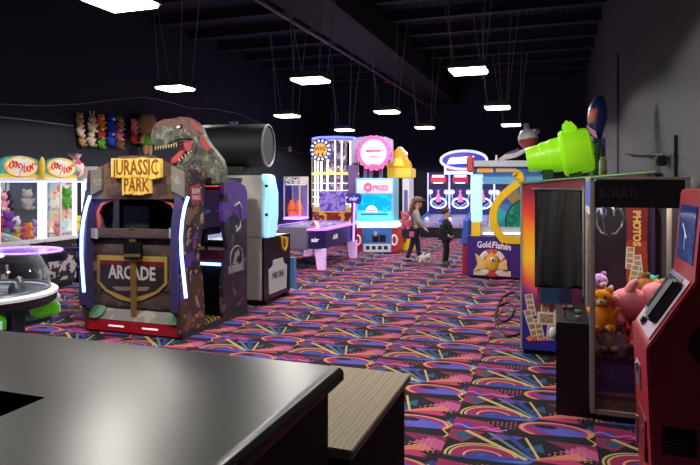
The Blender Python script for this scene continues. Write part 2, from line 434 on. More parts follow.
# ================================================================ RED KIOSK
m_red = M('kiosk_red', (158, 18, 38), .38, coat=.3, var=.05)
t = thing('self_service_kiosk', 'glossy red kiosk with slanted console and tall screen at the right edge', 'kiosk', (.66, 3.5, 0))
prof = [(.45, 0), (.415, .84), (.428, .86), (.625, 1.175), (.66, 1.60), (.675, 1.615), (.885, 1.615), (.885, 0)]
G().prism(prof, 'y', 3.23, 3.78).obj('body', m_red, t, bevel=.008)
def slope(u, v, off=.004):     # u along y 0..1 (far to near), v up the console 0..1
    dx, dz = .625 - .428, 1.175 - .86; L = math.hypot(dx, dz)
    return Vector((.428 + dx * v - dz / L * off, 3.78 - .55 * u, .86 + dz * v + dx / L * off))
RS = Matrix(((0, -.53 + 0, -.848), (1, 0, 0), (0, .848, -.53)))  # unused orientation reference
ang = math.atan2(.315, .197)
def on_slope(u, v, du, dv, h, name, m, par=t, bev=.004):
    c = slope(u, v, h / 2 + .001)
    g_ = G().cb(c, (dv, du, h), (0, -ang, 0)); return g_.obj(name, m, par, bevel=bev)
on_slope(.5, .5, .47, .345, .006, 'console_plate', M('kiosk_plate', (196, 176, 200), .35))
scr = on_slope(.4, .60, .27, .22, .016, 'touch_screen', M('dark_screen', (34, 48, 58), .12, emit=.05, ecol=(70, 110, 130)))
on_slope(.4, .6, .33, .26, .010, 'screen_bezel', M('bezel_purple', (104, 98, 150), .4))
on_slope(.72, .56, .12, .24, .055, 'card_reader', M('black_plastic'), bev=.012)
on_slope(.45, .15, .055, .055, .03, 'push_button', M('black_plastic'), bev=.012)
on_slope(.22, .13, .10, .05, .010, 'coin_slot', M('slot_silver', (200, 200, 205), .3, .8))
m_sc = layered('kiosk_screen', (30, 44, 96), lambda x, y, z, paint, noise, ramp: [
    paint(line(y, z, (-.02, 1.36), (.1, 1.43), .006), (200, 210, 220)), paint(line(y, z, (.02, 1.3), (.03, 1.4), .005), (170, 190, 220)),
    paint(noise(14).gt(.6), (40, 62, 120))], rough=.15, emit=.55)
G().cb((.6395, 3.5, 1.385), (.008, .40, .29), (0, math.radians(4.6), 0)).obj('display', m_sc, t, bevel=.003)
m_sil = M('brushed_silver', (176, 178, 184), .32, .9)
G().cb((.426, 3.56, .62), (.02, .16, .14)).cb((.418, 3.56, .66), (.03, .05, .05)).obj('coin_mechanism', m_sil, t, bevel=.006)
G().cb((.434, 3.5, .34), (.02, .3, .22)).obj('cash_door', M('kiosk_door', (120, 18, 30), .4), t, bevel=.006)
G().cyl((.418, 3.42, .38), (.43, 3.42, .38), .018).obj('lock', m_sil, t)
G().lathe([(.0,0),(.10,0),(.10,.01),(.085,.012),(.05,.004),(0,.002)], (.70, 3.228, .87), 24, (PI/2, 0, 0)).obj('speaker', M('black_plastic'), t)
g = G()
for i in range(7): g.cb((.56, 3.226, .35 + i * .017), (.14, .012, .009))
g.bx(.485, .635, 3.228, 3.231, .335, .47); g.obj('vent', M('black_plastic'), t)

G().cb((.418, 3.6, .3), (.012, .02, .16)).obj('door_handle', m_sil, t)
# ================================================================ CLAW MACHINE (RIGHT)
m_chrome = M('post_aluminium', (168, 164, 156), .45, .2)
m_blk = M('cabinet_black', (14, 14, 17), .45)
m_glass = glass('clear_glass')
X0, X1, Y0, Y1 = .222, .845, 4.475, 5.2
t = thing('claw_machine', 'tall glass claw cabinet with black header and heap of plush at the right', 'claw machine', ((X0 + X1) / 2, (Y0 + Y1) / 2, 0))
def night(x, y, z, paint, noise, ramp):
    paint((z + noise(5) * .05).lt(.42), (66, 44, 104)); paint((z + noise(6) * .04).lt(.30), (46, 40, 92)); paint((z + noise(4) * .06).lt(.235), (120, 90, 92))
    paint((z + noise(8) * .04).lt(.20), (66, 58, 84)); paint((z + noise(8) * .03).lt(.16), (110, 84, 66)); paint((noise(60, 1)).gt(.72) * z.gt(.3), (190, 180, 220))
G().bx(X0 + .02, X1 - .02, Y0 + .02, Y1 - .02, .04, .45).obj('base', layered('claw_poster', (40, 28, 66), night, rough=.4), t)
G().bx(X0 + .03, X1 - .03, Y0 + .03, Y1 - .03, 0, .04).obj('plinth', m_blk, t)
for px_, py_ in ((X0, Y0), (X1 - .035, Y0), (X0, Y1 - .035), (X1 - .035, Y1 - .035)):
    G().bx(px_, px_ + .035, py_, py_ + .035, .045, 1.665).obj('post', m_chrome, t, bevel=.006)
G().bx(X0, X1, Y0, Y1, 1.665, 1.685).obj('top_frame', m_chrome, t, bevel=.005)
G().bx(X0 + .036, X1 - .036, Y0 + .002, Y0 + .02, .045, .075).bx(X0 + .002, X0 + .02, Y0 + .036, Y1 - .036, .045, .075).obj('bottom_rail', m_chrome, t)
hd = G().bx(X0 + .036, X1 - .036, Y0 + .004, Y0 + .03, 1.475, 1.664).obj('header', m_blk, t)
G().text('South', .105, TF(((X0 + X1) / 2 - .13, Y0 + .003, 1.575)), .001, .002).obj('lettering', M('dim_letter', (44, 42, 58), .5), hd)
G().bx(X0 + .004, X0 + .03, Y0 + .04, Y1 - .04, 1.47, 1.66).obj('side_header', M('header_blue', (60, 90, 170), .4, emit=.5), t)
G().bx(X0 + .001, X0 + .03, Y0 + .04, Y1 - .04, 1.42, 1.468).obj('side_rail', M('rail_white', (220, 220, 226), .4), t)
for b_ in ((X0 + .036, X1 - .036, Y0 + .012, Y0 + .018, .452, 1.474), (X0 + .012, X0 + .018, Y0 + .036, Y1 - .036, .452, 1.418), (X0 + .036, X1 - .036, Y1 - .018, Y1 - .012, .452, 1.66)):
    G().bx(*b_).obj('pane', m_glass, t)
G().bx(X0 + .06, X1 - .06, 5.0, 5.08, 1.63, 1.645).obj('interior_glow', M('plush_fill_glow', (255, 244, 226), .4, emit=60, ecol=(255, 240, 220), var=0), t)  # added glowing strip to brighten the plush heap, no known fixture
c = Vector((.36, 4.82, 1.44))
cl = G().cyl(c, c + Vector((0, 0, .22)), .012).lathe([(0,0),(.05,0),(.05,.05),(.02,.09),(0,.09)], c - Vector((0,0,.04)), 16).bx(X0 + .05, X1 - .05, 4.80, 4.84, 1.62, 1.66).obj('claw', m_sil, t)
for k2 in range(3):
    a_ = k2 * 2 * PI / 3 + .2
    pp = [c + Vector((r * math.cos(a_), r * math.sin(a_), zz)) for r, zz in ((.03, 0), (.09, .01), (.115, -.05), (.10, -.12), (.06, -.17), (.03, -.175))]
    G().tube(pp, .008, 6).obj('prong', m_sil, cl)
# side console
cs = G().prism([(4.50, 0), (4.50, .655), (4.98, .70), (4.98, 0)], 'x', -.0, .218).obj('control_console', m_blk, t, bevel=.008)
jx = Vector((.06, 4.66, .672))
js = G().cyl(jx, jx + Vector((0, 0, .05)), .007).ell(jx + Vector((0, 0, .06)), (.02, .02, .02)).obj('joystick', M('joystick_red', (120, 20, 26), .35), cs)
for i_, (bx_, by_) in enumerate(((.15, 4.60), (.16, 4.74), (.1, 4.84))):
    G().lathe([(.024,0),(.024,.012),(.016,.02),(0,.02)], (bx_, by_, .665 + (by_ - 4.5) * .094), 14).obj('button', M('button_smoke', (90, 88, 92), .3), cs)
G().ell((-.02, 4.94, .47), (.035, .03, .05)).cyl((.0, 4.94, .47), (-.02, 4.94, .47), .012).obj('ticket_knob', M('rail_white'), cs)

# plush generator -------------------------------------------------
PAL = dict(pink=(238, 150, 166), rose=(226, 110, 140), orange=(240, 146, 34), brown=(150, 100, 52), cream=(226, 210, 182), grey=(176, 168, 160), teal=(70, 170, 178),
           yellow=(240, 204, 60), purple=(132, 72, 180), blue=(36, 72, 190), red=(206, 52, 56), green=(100, 180, 60), white=(236, 234, 230), tan=(196, 156, 106), black=(40, 38, 42), lilac=(190, 150, 220))
def plush(col, label, loc, s, rot=(0,0,0), group=None, face=None, ears='round', detail=True, glow=0):
    m = M('plush_' + col, PAL[col], .95, var=.2, scale=9, bump=.3); f = M('plush_' + (face or 'cream'), PAL[face or 'cream'], .95, var=.2, scale=9, bump=.3)
    t = thing('plush_toy', label, 'plush toy', loc, group); t.rotation_euler = rot
    g = G().ell((0, 0, .3*s), (.26*s, .22*s, .32*s))
    for sx in (-1, 1):
        g.ell((sx*.24*s, -.06*s, .40*s), (.08*s, .09*s, .19*s), (0, sx*.7, 0), 10, 7)
        g.ell((sx*.15*s, -.17*s, .07*s), (.10*s, .17*s, .09*s), (0, 0, sx*.3), 10, 7)
    o = g.obj('body', m, None); o.parent = t
    g = G().ell((0, -.02*s, .74*s), (.25*s, .23*s, .22*s))
    for sx in (-1, 1):
        if ears == 'long': g.ell((sx*.12*s, 0, 1.06*s), (.06*s, .04*s, .2*s), (0, sx*.25, 0), 10, 7)
        else: g.ell((sx*.18*s, 0, .92*s), (.09*s, .05*s, .09*s), (0, 0, 0), 10, 7)
    h = g.obj('head', m, None); h.parent = t
    if detail:
        z_ = G().ell((0, -.22*s, .69*s), (.11*s, .08*s, .08*s)).obj('snout', f, None); z_.parent = h
        for sx in (-1, 1):
            e_ = G().ell((sx*.09*s, -.215*s, .80*s), (.028*s, .02*s, .032*s), n=8, k=6).obj('eye', M('bead_black', (10, 10, 12), .2), None); e_.parent = h
        e_ = G().ell((0, -.295*s, .72*s), (.03*s, .02*s, .02*s), n=8, k=6).obj('nose', M('bead_black'), None); e_.parent = h
    return t
GR = 'plush toys heaped in the right claw cabinet'
heap = [('pink', 'large pink plush pig lying across the heap in the right claw cabinet', (.36, 4.72, .74), .44, (.0, 1.3, .15)),
        ('rose', 'rose plush toy leaning on the near glass low in the right claw cabinet', (.52, 4.60, .50), .30, (.1, .5, .3)),
        ('orange', 'bright orange plush toy at the near left glass of the right claw cabinet', (.335, 4.62, .60), .30, (.0, -.1, -.2)),
        ('grey', 'grey white plush toy at the bottom left of the right claw cabinet heap', (.345, 4.61, .455), .25, (-.1, 0, .2)),
        ('brown', 'brown plush toy behind the large pink pig in the claw heap', (.50, 4.98, .66), .34, (.2, .6, .2)),
        ('yellow', 'yellow plush toy at the right of the claw cabinet heap', (.70, 4.86, .66), .28, (.1, .2, -.3)),
        ('teal', 'small teal plush toy on top of the claw cabinet heap', (.64, 5.08, .76), .2, (.1, .3, .3)),
        ('white', 'white plush toy beside the yellow one in the right claw cabinet', (.74, 4.66, .60), .26, (.0, .1, .4)),
        ('lilac', 'pale lilac plush toy at the back left of the claw heap', (.34, 5.03, .70), .26, (.1, -.2, .4)),
        ('cream', 'cream plush toy low at the near right of the claw heap', (.71, 4.59, .455), .18, (0, -.1, .2)),
        ('red', 'red plush toy half buried in the middle of the claw heap', (.54, 4.82, .455), .26, (0, 0, .4)),
        ('tan', 'tan plush toy at the bottom back of the claw heap', (.36, 4.98, .455), .26, (0, 0, .1)),
        ('purple', 'purple plush toy at the bottom right back of the claw heap', (.70, 5.0, .455), .26, (0, 0, .2))]
for c_, lb, lo, s_, ro in heap: plush(c_, lb, lo, s_, ro, GR, 'rose' if c_ in ('pink', 'rose') else 'cream')
# ================================================================ LEFT SIDE
m_white = M('cabinet_white', (224, 226, 228), .4)
m_led = M('white_led', (235, 240, 255), .4, emit=1.6, ecol=(225, 235, 255), var=0)
m_blue_neon = M('blue_neon', (120, 160, 255), .4, emit=7, ecol=(120, 165, 255), var=0)
m_cyan = M('cyan_led', (150, 235, 250), .4, emit=.8, ecol=(170, 222, 255), var=0)
m_pur_neon = M('purple_neon', (190, 120, 255), .4, emit=4, ecol=(176, 110, 255), var=0)
m_gold = M('gold_yellow', (238, 190, 50), .45)
m_dark = M('dark_plastic', (26, 25, 32), .5)
m_navy = M('navy_panel', (32, 30, 66), .45)
m_tealh = layered('teal_header', (40, 128, 140), lambda x, y, z, paint, noise, ramp: [
    paint(noise(5).gt(.55), (70, 150, 130)), paint((z + noise(6) * .05).lt(1.79), (180, 180, 60)), paint((z + noise(6) * .05).lt(1.745), (230, 190, 60))], rough=.4, emit=.35)
m_oval = layered('oval_sign', (214, 186, 150), lambda x, y, z, paint, noise, ramp: [paint(noise(9).gt(.52), (190, 200, 200)), paint(noise(7).lt(.42), (226, 130, 70))], rough=.4, emit=.35)
m_scrib = M('scribble_red', (190, 40, 40), .4, emit=.3)
m_in_bright = layered('bright_interior', (236, 226, 210), lambda x, y, z, paint, noise, ramp: [paint(noise(4).gt(.58), (240, 190, 150)), paint(noise(3).lt(.42), (170, 210, 220)), paint(noise(7).gt(.6), (220, 120, 100))], rough=.7, emit=.3)
m_in_dark = M('dim_interior', (92, 92, 104), .6)
def skeleton_art(x, y, z, paint, noise, ramp):
    paint(noise(9, 3).gt(.56) * z.gt(.12) * z.lt(.66), (176, 170, 176)); paint(noise(7, 2).gt(.62), (90, 60, 70))
m_skel = layered('skeleton_print', (20, 18, 24), skeleton_art, rough=.5)
def prize_cabinet(ya, yb, interior, header, nm_label, dividers=1):
    t = thing('prize_cabinet', nm_label, 'claw machine', (-7.7, (ya + yb) / 2, 0), 'claw cabinets along the left wall')
    xa, xb = -8.1, -7.3
    G().bx(xa, xb, ya + .01, yb - .01, .06, .74).obj('base', m_skel, t, bevel=.01)
    G().bx(xa + .05, xb - .05, ya + .05, yb - .05, 0, .06).obj('plinth', m_dark, t)
    G().bx(xa, xb + .03, ya + .005, yb - .005, .74, .80).obj('sill', m_white, t, bevel=.008)
    for y_ in (ya + .005, yb - .055):
        G().bx(xb - .05, xb, y_, y_ + .05, .80, 1.66).obj('post', m_led, t)
        G().bx(xa, xa + .05, y_, y_ + .05, .80, 1.66).obj('post', m_white, t)
    for i in range(dividers):
        ym = ya + (yb - ya) * (i + 1) / (dividers + 1)
        G().bx(xb - .025, xb, ym - .012, ym + .012, .80, 1.66).obj('mullion', m_white, t)
    G().bx(xa, xb, ya + .005, yb - .005, 1.66, 1.71).obj('top_panel', m_white, t)
    G().bx(xa + .1, xb - .08, ya + .08, yb - .08, 1.645, 1.66).obj('interior_glow', m_led, t)
    G().bx(xa, xa + .02, ya + .06, yb - .06, .80, 1.66).obj('back_panel', interior, t)
    G().bx(xb - .018, xb - .012, ya + .056, yb - .056, .80, 1.66).obj('pane', m_glass, t)
    G().bx(xa + .03, xb - .3, ya + .06, yb - .06, 1.20, 1.215).obj('glass_shelf', m_glass, t)
    if header:
        L = yb - ya; ym = (ya + yb) / 2
        pts = [(ya + .01, 1.711), (yb - .01, 1.711), (yb - .0, 1.86)] + [(ym + (L / 2) * math.cos(a_), 1.86 + .17 * math.sin(a_)) for a_ in [PI * k_ / 12 for k_ in range(1, 12)]] + [(ya, 1.86)]
        h = G().prism(pts, 'x', xb - .07, xb).obj('header', m_tealh, t)
        G().lathe([(0, 0), (.28, 0), (.28, .012), (0, .02)], (xb, ym, 1.87), 28, (0, PI/2, 0)).obj('oval_sign', m_oval, h)
        for v_ in h.children[-1].data.vertices: v_.co.z *= 1
        sc_ = h.children[-1]
        sc_.scale = (1, 1, 1)
        for v_ in sc_.data.vertices: v_.co.z = (v_.co.z - 1.87) * .52 + 1.87
        g = G()
        xs = xb + .022
        pp = []
        for i in range(80):
            u = i / 79
            pp.append((xs, ym - .22 + .44 * u + .02 * math.sin(u * 58), 1.872 + .05 * math.sin(u * 47) * (1 - .3 * u) + .035 * math.sin(u * 7)))
        g.tube(pp, .009, 5).obj('script_lettering', m_scrib, h)
        G().torus((xb + .006, ym, 1.87), .282, .012, (0, PI/2, 0), 30, 6, .5, 1).obj('oval_rim', m_gold, h)
    return t
A_ = prize_cabinet(6.25, 7.04, m_in_bright, True, 'brightly lit white framed claw cabinet at the left frame edge under a teal header', 0)
B_ = prize_cabinet(7.06, 7.72, m_in_dark, True, 'white framed claw cabinet with divided dim glass under a teal header', 1)
C_ = prize_cabinet(7.86, 8.5, m_in_bright, False, 'white claw cabinet without header half hidden behind the dinosaur booth', 0)
G().ell((-7.27, 6.99, 1.87), (.04, .048, .16)).bx(-7.36, -7.27, 6.95, 7.035, 1.712, 1.8).obj('knob', m_gold, A_)
rnd = random.Random(3)
def fill(cab, ya, yb, items, glow=0):
    for (c_, wy, x_, z_, s_, rz, word) in items:
        plush(c_, '%s plush toy %s' % (c_, word), (x_, ya + (yb - ya) * wy, z_), s_, (0, 0, rz), 'small plush toys inside the left claw cabinets', detail=False)
LA = 'in the left edge claw cabinet'
fill(A_, 6.25, 7.04, [('red', .22, -7.5, .805, .36, 1.4, 'at the lower left ' + LA), ('purple', .45, -7.50, .93, .30, 1.3, 'in the middle ' + LA), ('white', .70, -7.6, .805, .34, 1.6, 'with long ears low ' + LA),
     ('yellow', .58, -7.46, .805, .17, 1.2, 'tiny and low ' + LA), ('green', .30, -7.85, 1.22, .34, 1.5, 'on the glass shelf ' + LA), ('cream', .58, -7.85, 1.22, .36, 1.5, 'on the glass shelf ' + LA), ('black', .8, -7.85, 1.22, .3, 1.7, 'on the glass shelf ' + LA), ('orange', .86, -7.47, .805, .24, 1.5, 'low at the right post ' + LA), ('blue', .12, -7.85, 1.22, .3, 1.5, 'at the shelf end ' + LA)])
fill(A_, 6.25, 7.04, [('teal', .36, -7.45, .805, .18, 1.6, 'tiny and low ' + LA), ('rose', .74, -7.44, .805, .2, 1.3, 'tiny and low near the post ' + LA), ('lilac', .10, -7.7, .805, .34, 1.5, 'at the back ' + LA), ('tan', .46, -7.78, .805, .36, 1.5, 'at the back ' + LA), ('pink', .68, -7.82, 1.22, .28, 1.5, 'between two others on the glass shelf ' + LA), ('brown', .45, -7.84, 1.22, .3, 1.5, 'squeezed on the glass shelf ' + LA)])
LB = 'in the dim divided claw cabinet'
fill(B_, 7.06, 7.72, [('brown', .25, -7.5, .805, .25, 1.5, 'low ' + LB), ('pink', .7, -7.5, .805, .24, 1.5, 'low ' + LB), ('grey', .3, -7.85, 1.22, .32, 1.5, 'on the shelf ' + LB), ('teal', .75, -7.84, 1.22, .3, 1.5, 'on the shelf ' + LB), ('lilac', .5, -7.8, .805, .26, 1.5, 'at the back ' + LB)])
LC = 'in the claw cabinet behind the booth'
fill(C_, 7.86, 8.5, [('yellow', .2, -7.5, .805, .3, 1.4, 'low ' + LC), ('green', .24, -7.8, 1.22, .34, 1.5, 'on the shelf ' + LC), ('red', .6, -7.6, .805, .3, 1.4, 'low ' + LC)])
# stock on top of the cabinets
t = thing('carton', 'small pale carton lying tilted on the hidden claw cabinet', 'box', (-7.6, 8.2, 1.712)); t.rotation_euler = (0, 0, .5)
o = G().bx(-.2, .2, -.15, .15, 0, .2).obj('box_body', M('carton_pale', (176, 172, 166), .8), None, bevel=.006); o.parent = t
o = G().bx(-.2, .2, -.025, .025, .2005, .203).obj('packing_tape', M('tape_tan', (150, 130, 100), .5), None); o.parent = t
t = thing('prize_bag', 'crumpled pink and white prize bag on top of the hidden claw cabinet', 'bag', (-7.55, 7.95, 1.712))
g = G().ell((0, 0, .16), (.13, .13, .16)).lathe([(.02, .28), (.05, .33), (.11, .4)], (0, 0, 0), 10, cap=False)
for v_ in g.bm.verts: v_.co += Vector((rnd.uniform(-.012, .012),) * 3)
o = g.obj('sack', layered('bag_print', (226, 200, 204), lambda x, y, z, paint, noise, ramp: paint(noise(9).gt(.53), (206, 70, 100)), rough=.5), None); o.parent = t
o = G().torus((0, 0, .285), .03, .012).obj('tie', M('rail_white'), None); o.parent = t

# plush hung on the left wall -----------------------------------------
XW = XL + .005
def hook(px_, py_, n_lab):
    p = Px(px_, py_, XW + .1)
    return p
GW = 'stuffed toys hanging on the left wall'
wall_items = [(79.5, 118, 'tan', 'top', 'leftmost column', .30), (80, 128, 'cream', 'middle', 'leftmost column', .30), (82, 138, 'tan', 'bottom', 'leftmost column', .30),
  (92, 122, 'cream', 'large top', 'second column from the left', .38), (91, 137, 'cream', 'lower', 'second column from the left', .34),
  (101, 120, 'orange', 'top', 'third column from the left', .34), (101, 131, 'red', 'middle', 'third column from the left', .32), (101, 140, 'green', 'bottom', 'third column from the left', .32),
  (111, 121, 'blue', 'large top', 'fourth column from the left', .40), (111, 136, 'blue', 'lower', 'fourth column from the left', .38),
  (120, 122, 'tan', 'top', 'fifth column from the left', .32), (119, 132, 'rose', 'middle', 'fifth column from the left', .34), (120, 141, 'brown', 'bottom', 'fifth column from the left', .32),
  (134, 124, 'pink', 'upper', 'lone pair before the dinosaur', .34), (134, 135, 'red', 'lower', 'lone pair before the dinosaur', .34)]
for px_, py_, c_, pos, colw, s_ in wall_items:
    p = Px(px_, py_, XL + .24 * s_)
    plush(c_, '%s stuffed toy, %s in the %s on the left wall' % (c_, pos, colw), (p.x, p.y, p.z - .5 * s_), s_ * .84, (0, 0, PI/2 - .12), GW, detail=True, ears='long' if c_ in ('cream', 'blue') else 'round')
p = Px(147, 130, XL + .19)
t = thing('plush_doll', 'big headed tan plush doll in green shorts hanging beside the dinosaur head', 'plush toy', (p.x, p.y, p.z - .3))
g = G().ell((0, 0, .42), (.2, .2, .24)).ell((0, 0, .1), (.12, .13, .16))
for s_ in (-1, 1): g.ell((.02, s_ * .16, .12), (.05, .05, .13), (s_ * .5, 0, 0), 8, 6).ell((.02, s_ * .07, -.1), (.05, .05, .14), n=8, k=6)
o = g.obj('body', M('plush_tan'), None); o.parent = t
o = G().lathe([(.1, -.08), (.145, -.06), (.155, .06), (.135, .12)], (0, 0, .07), 16).obj('shorts', M('plush_green'), None); o.parent = t
# cables on the left wall
def cable(name, label, pts, r=.008, col='cable_grey', x=XL + .02):
    P_ = [Px(a_, b_, x) for a_, b_ in pts]; q = []
    for i in range(len(P_) - 1):
        for k_ in range(4): q.append(P_[i].lerp(P_[i+1], k_ / 4))
    q.append(P_[-1])
    return tag(G().tube(q, r, 6).obj(name, M(col, (150, 146, 150), .6), None, loc=q[0]), label, 'cable')
cable('wall_cable', 'thin pale cable sagging along the upper left wall above the stuffed toys', [(-20, 103), (20, 105), (45, 105.5), (80, 104), (110, 100), (145, 97), (165, 101), (190, 108)], .009)
cable('wall_conduit', 'pale straight conduit on the left wall below the sagging cable', [(-20, 115), (10, 118), (40, 121.5), (73, 126)], .012)
cable('wall_cable', 'thin cable on the wall behind the black drum ending at a white box', [(190, 108), (215, 109), (240, 114), (262, 124), (274, 147), (289, 149), (303, 154)], .009)
p = Px(290, 149, XL + .03)
t = thing('junction_box', 'small round white junction box on the dim wall past the black drum', 'junction box', (XL + .001, p.y, p.z))
o = G().lathe([(0, 0), (.1, 0), (.1, .04), (.07, .06), (0, .06)], (0, 0, 0), 16, (0, PI/2, 0)).obj('cover', M('rail_white'), None); o.parent = t
o = G().lathe([(0, 0), (.02, 0), (.02, .012), (0, .012)], (.06, 0, 0), 8, (0, PI/2, 0)).obj('screw', m_sil, None); o.parent = t
p = Px(234, 123, XL + .03)
t = thing('wall_camera', 'small white camera with two side arms on the wall behind the dinosaur', 'camera', (XL + .001, p.y, p.z))
o = G().bx(0, .03, -.22, .22, -.02, .02).cb((.03, 0, .0), (.06, .14, .07)).obj('bracket', M('rail_white'), None, bevel=.01); o.parent = t
o = G().lathe([(0, 0), (.05, .0), (.05, .05), (.03, .08), (0, .09)], (.06, 0, 0), 14, (0, PI/2, 0)).obj('lens', M('rail_white'), None); o.parent = t

# dome game tables -----------------------------------------------------
m_dome = acrylic('dome_acrylic')
def dome_table(x, y, zr, R, label):
    t = thing('dome_game_table', label, 'game table', (x, y, 0))
    def L(g, name, m, par=t, **k):
        o = g.obj(name, m, None, **k); o.parent = par; return o
    L(G().lathe([(0, 0), (.34, 0), (.36, .05), (.30, .12), (.30, zr - .16), (.42, zr - .1), (0, zr - .1)], n=8), 'pedestal', m_navy)
    L(G().lathe([(0, zr - .12), (R + .01, zr - .12), (R + .05, zr - .09), (R + .05, zr - .035), (0, zr - .035)], n=40), 'apron', m_dark)
    L(G().lathe([(R - .02, zr - .034), (R + .055, zr - .034), (R + .06, zr - .01), (R + .045, zr + .002), (R - .02, zr + .002)], n=48, cap=False), 'rim', M('rim_white', (236, 238, 242), .4, emit=.35))  # white plastic rim with a low glow put in, no lamp
    L(G().lathe([(0, zr - .03), (R - .02, zr - .03), (R - .02, zr - .005), (0, zr - .005)], n=40), 'playfield', layered('dome_playfield', (40, 44, 66), lambda x, y, z, paint, noise, ramp: [paint(noise(7, 2).gt(.56), (140, 150, 160)), paint(noise(5, 2).lt(.4), (20, 60, 80))], rough=.3))
    g = G(); n_ = 9
    g.lathe([(R * math.cos(PI/2*i/n_), zr + R * 1.0 * math.sin(PI/2*i/n_)) for i in range(n_ + 1)], n=40, cap=False)
    L(g, 'dome', m_dome)
    L(G().torus((0, 0, zr + .01), R - .005, .012), 'dome_ring', m_sil)
    for k_ in range(6):
        a_ = k_ * PI / 3 + .2
        L(G().lathe([(0,0),(.05,0),(.05,.03),(.03,.08),(0,.1)], (R*.55*math.cos(a_), R*.55*math.sin(a_), zr - .004), 10), 'game_piece', M('piece_grey', (120, 124, 134), .3, .6))
    L(G().cyl((0, 0, zr - .004), (0, 0, zr + .22), .05, .03), 'centre_post', M('piece_grey'))
    for k_ in range(4):
        a_ = -PI/4 + k_ * PI/2 + .12
        c_, s_ = math.cos(a_), math.sin(a_)
        T_ = Matrix.Translation((0, 0, 0)) @ Matrix.Rotation(a_, 4, 'Z')
        h = L(G().bx(.34, R + .06, -.13, .13, zr - .25, zr - .14, T_), 'player_station', M('station_green', (96, 190, 40), .4, emit=.15), bevel=.02)
        L(G().lathe([(0, 0), (.06, 0), (.07, .04), (.04, .09), (0, .1)], T_ @ Vector((R + .01, 0, zr - .14)), 14), 'handle_knob', M('rail_white'), h)
        L(G().bx(R + .058, R + .066, -.10, .10, zr - .22, zr - .16, T_), 'score_panel', M('panel_pale', (170, 210, 220), .3, emit=.6), h)
    T_ = Matrix.Rotation(-PI/2 + PI/4 + .05, 4, 'Z')
    L(G().bx(.29, .33, -.16, .16, .02, zr - .17, T_), 'leg_panel', M('leg_blue', (40, 52, 120), .4))
    b_ = L(G().lathe([(0, 0), (.05, 0), (.05, .01), (0, .012)], T_ @ Vector((.33, 0, zr - .24)), 20, (PI/2, 0, -PI/2 + PI/4 + .05 + PI/2)), 'round_badge', M('badge_white', (210, 220, 235), .4))
    return t
dome_table(-4.54, 3.77, .735, .50, 'glass domed round game table with green player stations at the left edge')
# purple lit table
t = thing('oval_game_table', 'dark oval game table with purple glowing outline behind the glass dome', 'game table', (-6.0, 5.5, 0))
def OT(g, name, m, par=None, **k):
    o = g.obj(name, m, None, **k); o.parent = par or t; return o
def oval(a_, b_, n_=32): return [(a_ * math.cos(2*PI*i/n_), b_ * math.sin(2*PI*i/n_)) for i in range(n_)]
OT(G().prism(oval(.52, .44), 'z', .73, .82), 'table_body', m_dark, bevel=.01)
OT(G().prism(oval(.47, .39), 'z', .821, .83), 'playfield', layered('purple_field', (104, 84, 190), lambda x, y, z, paint, noise, ramp: paint(noise(5).gt(.55), (140, 128, 214)), rough=.25, emit=.35))
OT(G().torus((0, 0, .835), 1, .014, (0, 0, 0), 40, 6, .45, .37), 'neon_outline', m_pur_neon)
OT(G().lathe([(0, 0), (.3, 0), (.3, .05), (.16, .1), (.16, .73), (0, .73)], n=16), 'pedestal', m_dark)
OT(G().prism([(.3, .30), (.62, .30), (.66, .34), (.52, .42)], 'z', .81, .85), 'corner_tray', m_dark)

# ================================================================ DINOSAUR BOOTH
BX0, BX1, BY = -4.965, -3.69, 5.40
def jungle(x, y, z, paint, noise, ramp):
    paint(noise(2.2, 3).gt(.52), (74, 54, 92)); paint(noise(3.1, 4).lt(.42), (50, 54, 48)); paint((z + noise(4, 3) * .5).lt(.9), (84, 60, 50)); paint(noise(7, 4).gt(.6), (132, 88, 80)); paint(noise(12, 3).gt(.62), (180, 146, 116)); paint(noise(4.4, 2).lt(.36), (92, 60, 132)); paint(noise(9, 3).gt(.67), (196, 150, 80))
m_jungle = layered('jungle_print', (36, 28, 46), jungle, rough=.4)
def wood(x, y, z, paint, noise, ramp):
    paint(((z * 34 + noise(3, 2) * 3).sin()).gt(.2), (92, 78, 72)); paint(((z * 34 + noise(3, 2) * 3).sin()).lt(-.95), (22, 18, 18)); paint(noise(14, 3).gt(.63), (104, 90, 80))
m_dwood = layered('dark_planks', (76, 64, 60), wood, rough=.6)
m_plate = layered('riveted_plate', (134, 130, 122), lambda x, y, z, paint, noise, ramp: paint(noise(8, 3).gt(.57), (164, 158, 146)), rough=.45)
m_brass = M('brass_post', (186, 160, 92), .3, .7)
t = thing('dinosaur_arcade_booth', 'sit-in dinosaur shooting booth with blue neon sides and a yellow plank sign', 'arcade machine', ((BX0 + BX1) / 2, 6.1, 0))
y0 = BY
def F(px_, py_, y=y0): p = Py(px_, py_, y); return (p.x, p.z)
G().bx(BX0 + .02, BX1, y0 - .04, 6.75, .0, .06).obj('floor_plate', M('booth_floor', (60, 58, 56), .5), t)
g = G().bx(BX0 + .0, BX1 - .01, y0 - .05, y0 + .1, .012, .145).obj('kick_board', M('kick_red', (190, 26, 44), .4), t, bevel=.012)
for c_ in (-.2, .24): G().bx((BX0 + BX1)/2 + c_ - .10, (BX0 + BX1)/2 + c_ + .10, y0 - .055, y0 - .048, .075, .092).obj('light_slot', M('slot_white', (240, 220, 225), .4, emit=.8), g)
G().prism([(y0 - .045, .146), (y0 + .06, .30), (y0 + .06, .146)], 'x', BX0 + .02, BX1 - .02).obj('ledge', m_plate, t)
for px_ in (98, 177):
    x_ = F(px_, 312)[0]
    s_ = G().lathe([(0, 0), (.10, 0), (.10, .012), (.06, .02), (0, .03)], (x_, y0 - .0, .225), 20, (math.radians(50), 0, 0)).obj('speaker', M('speaker_green', (96, 140, 110), .6), t)
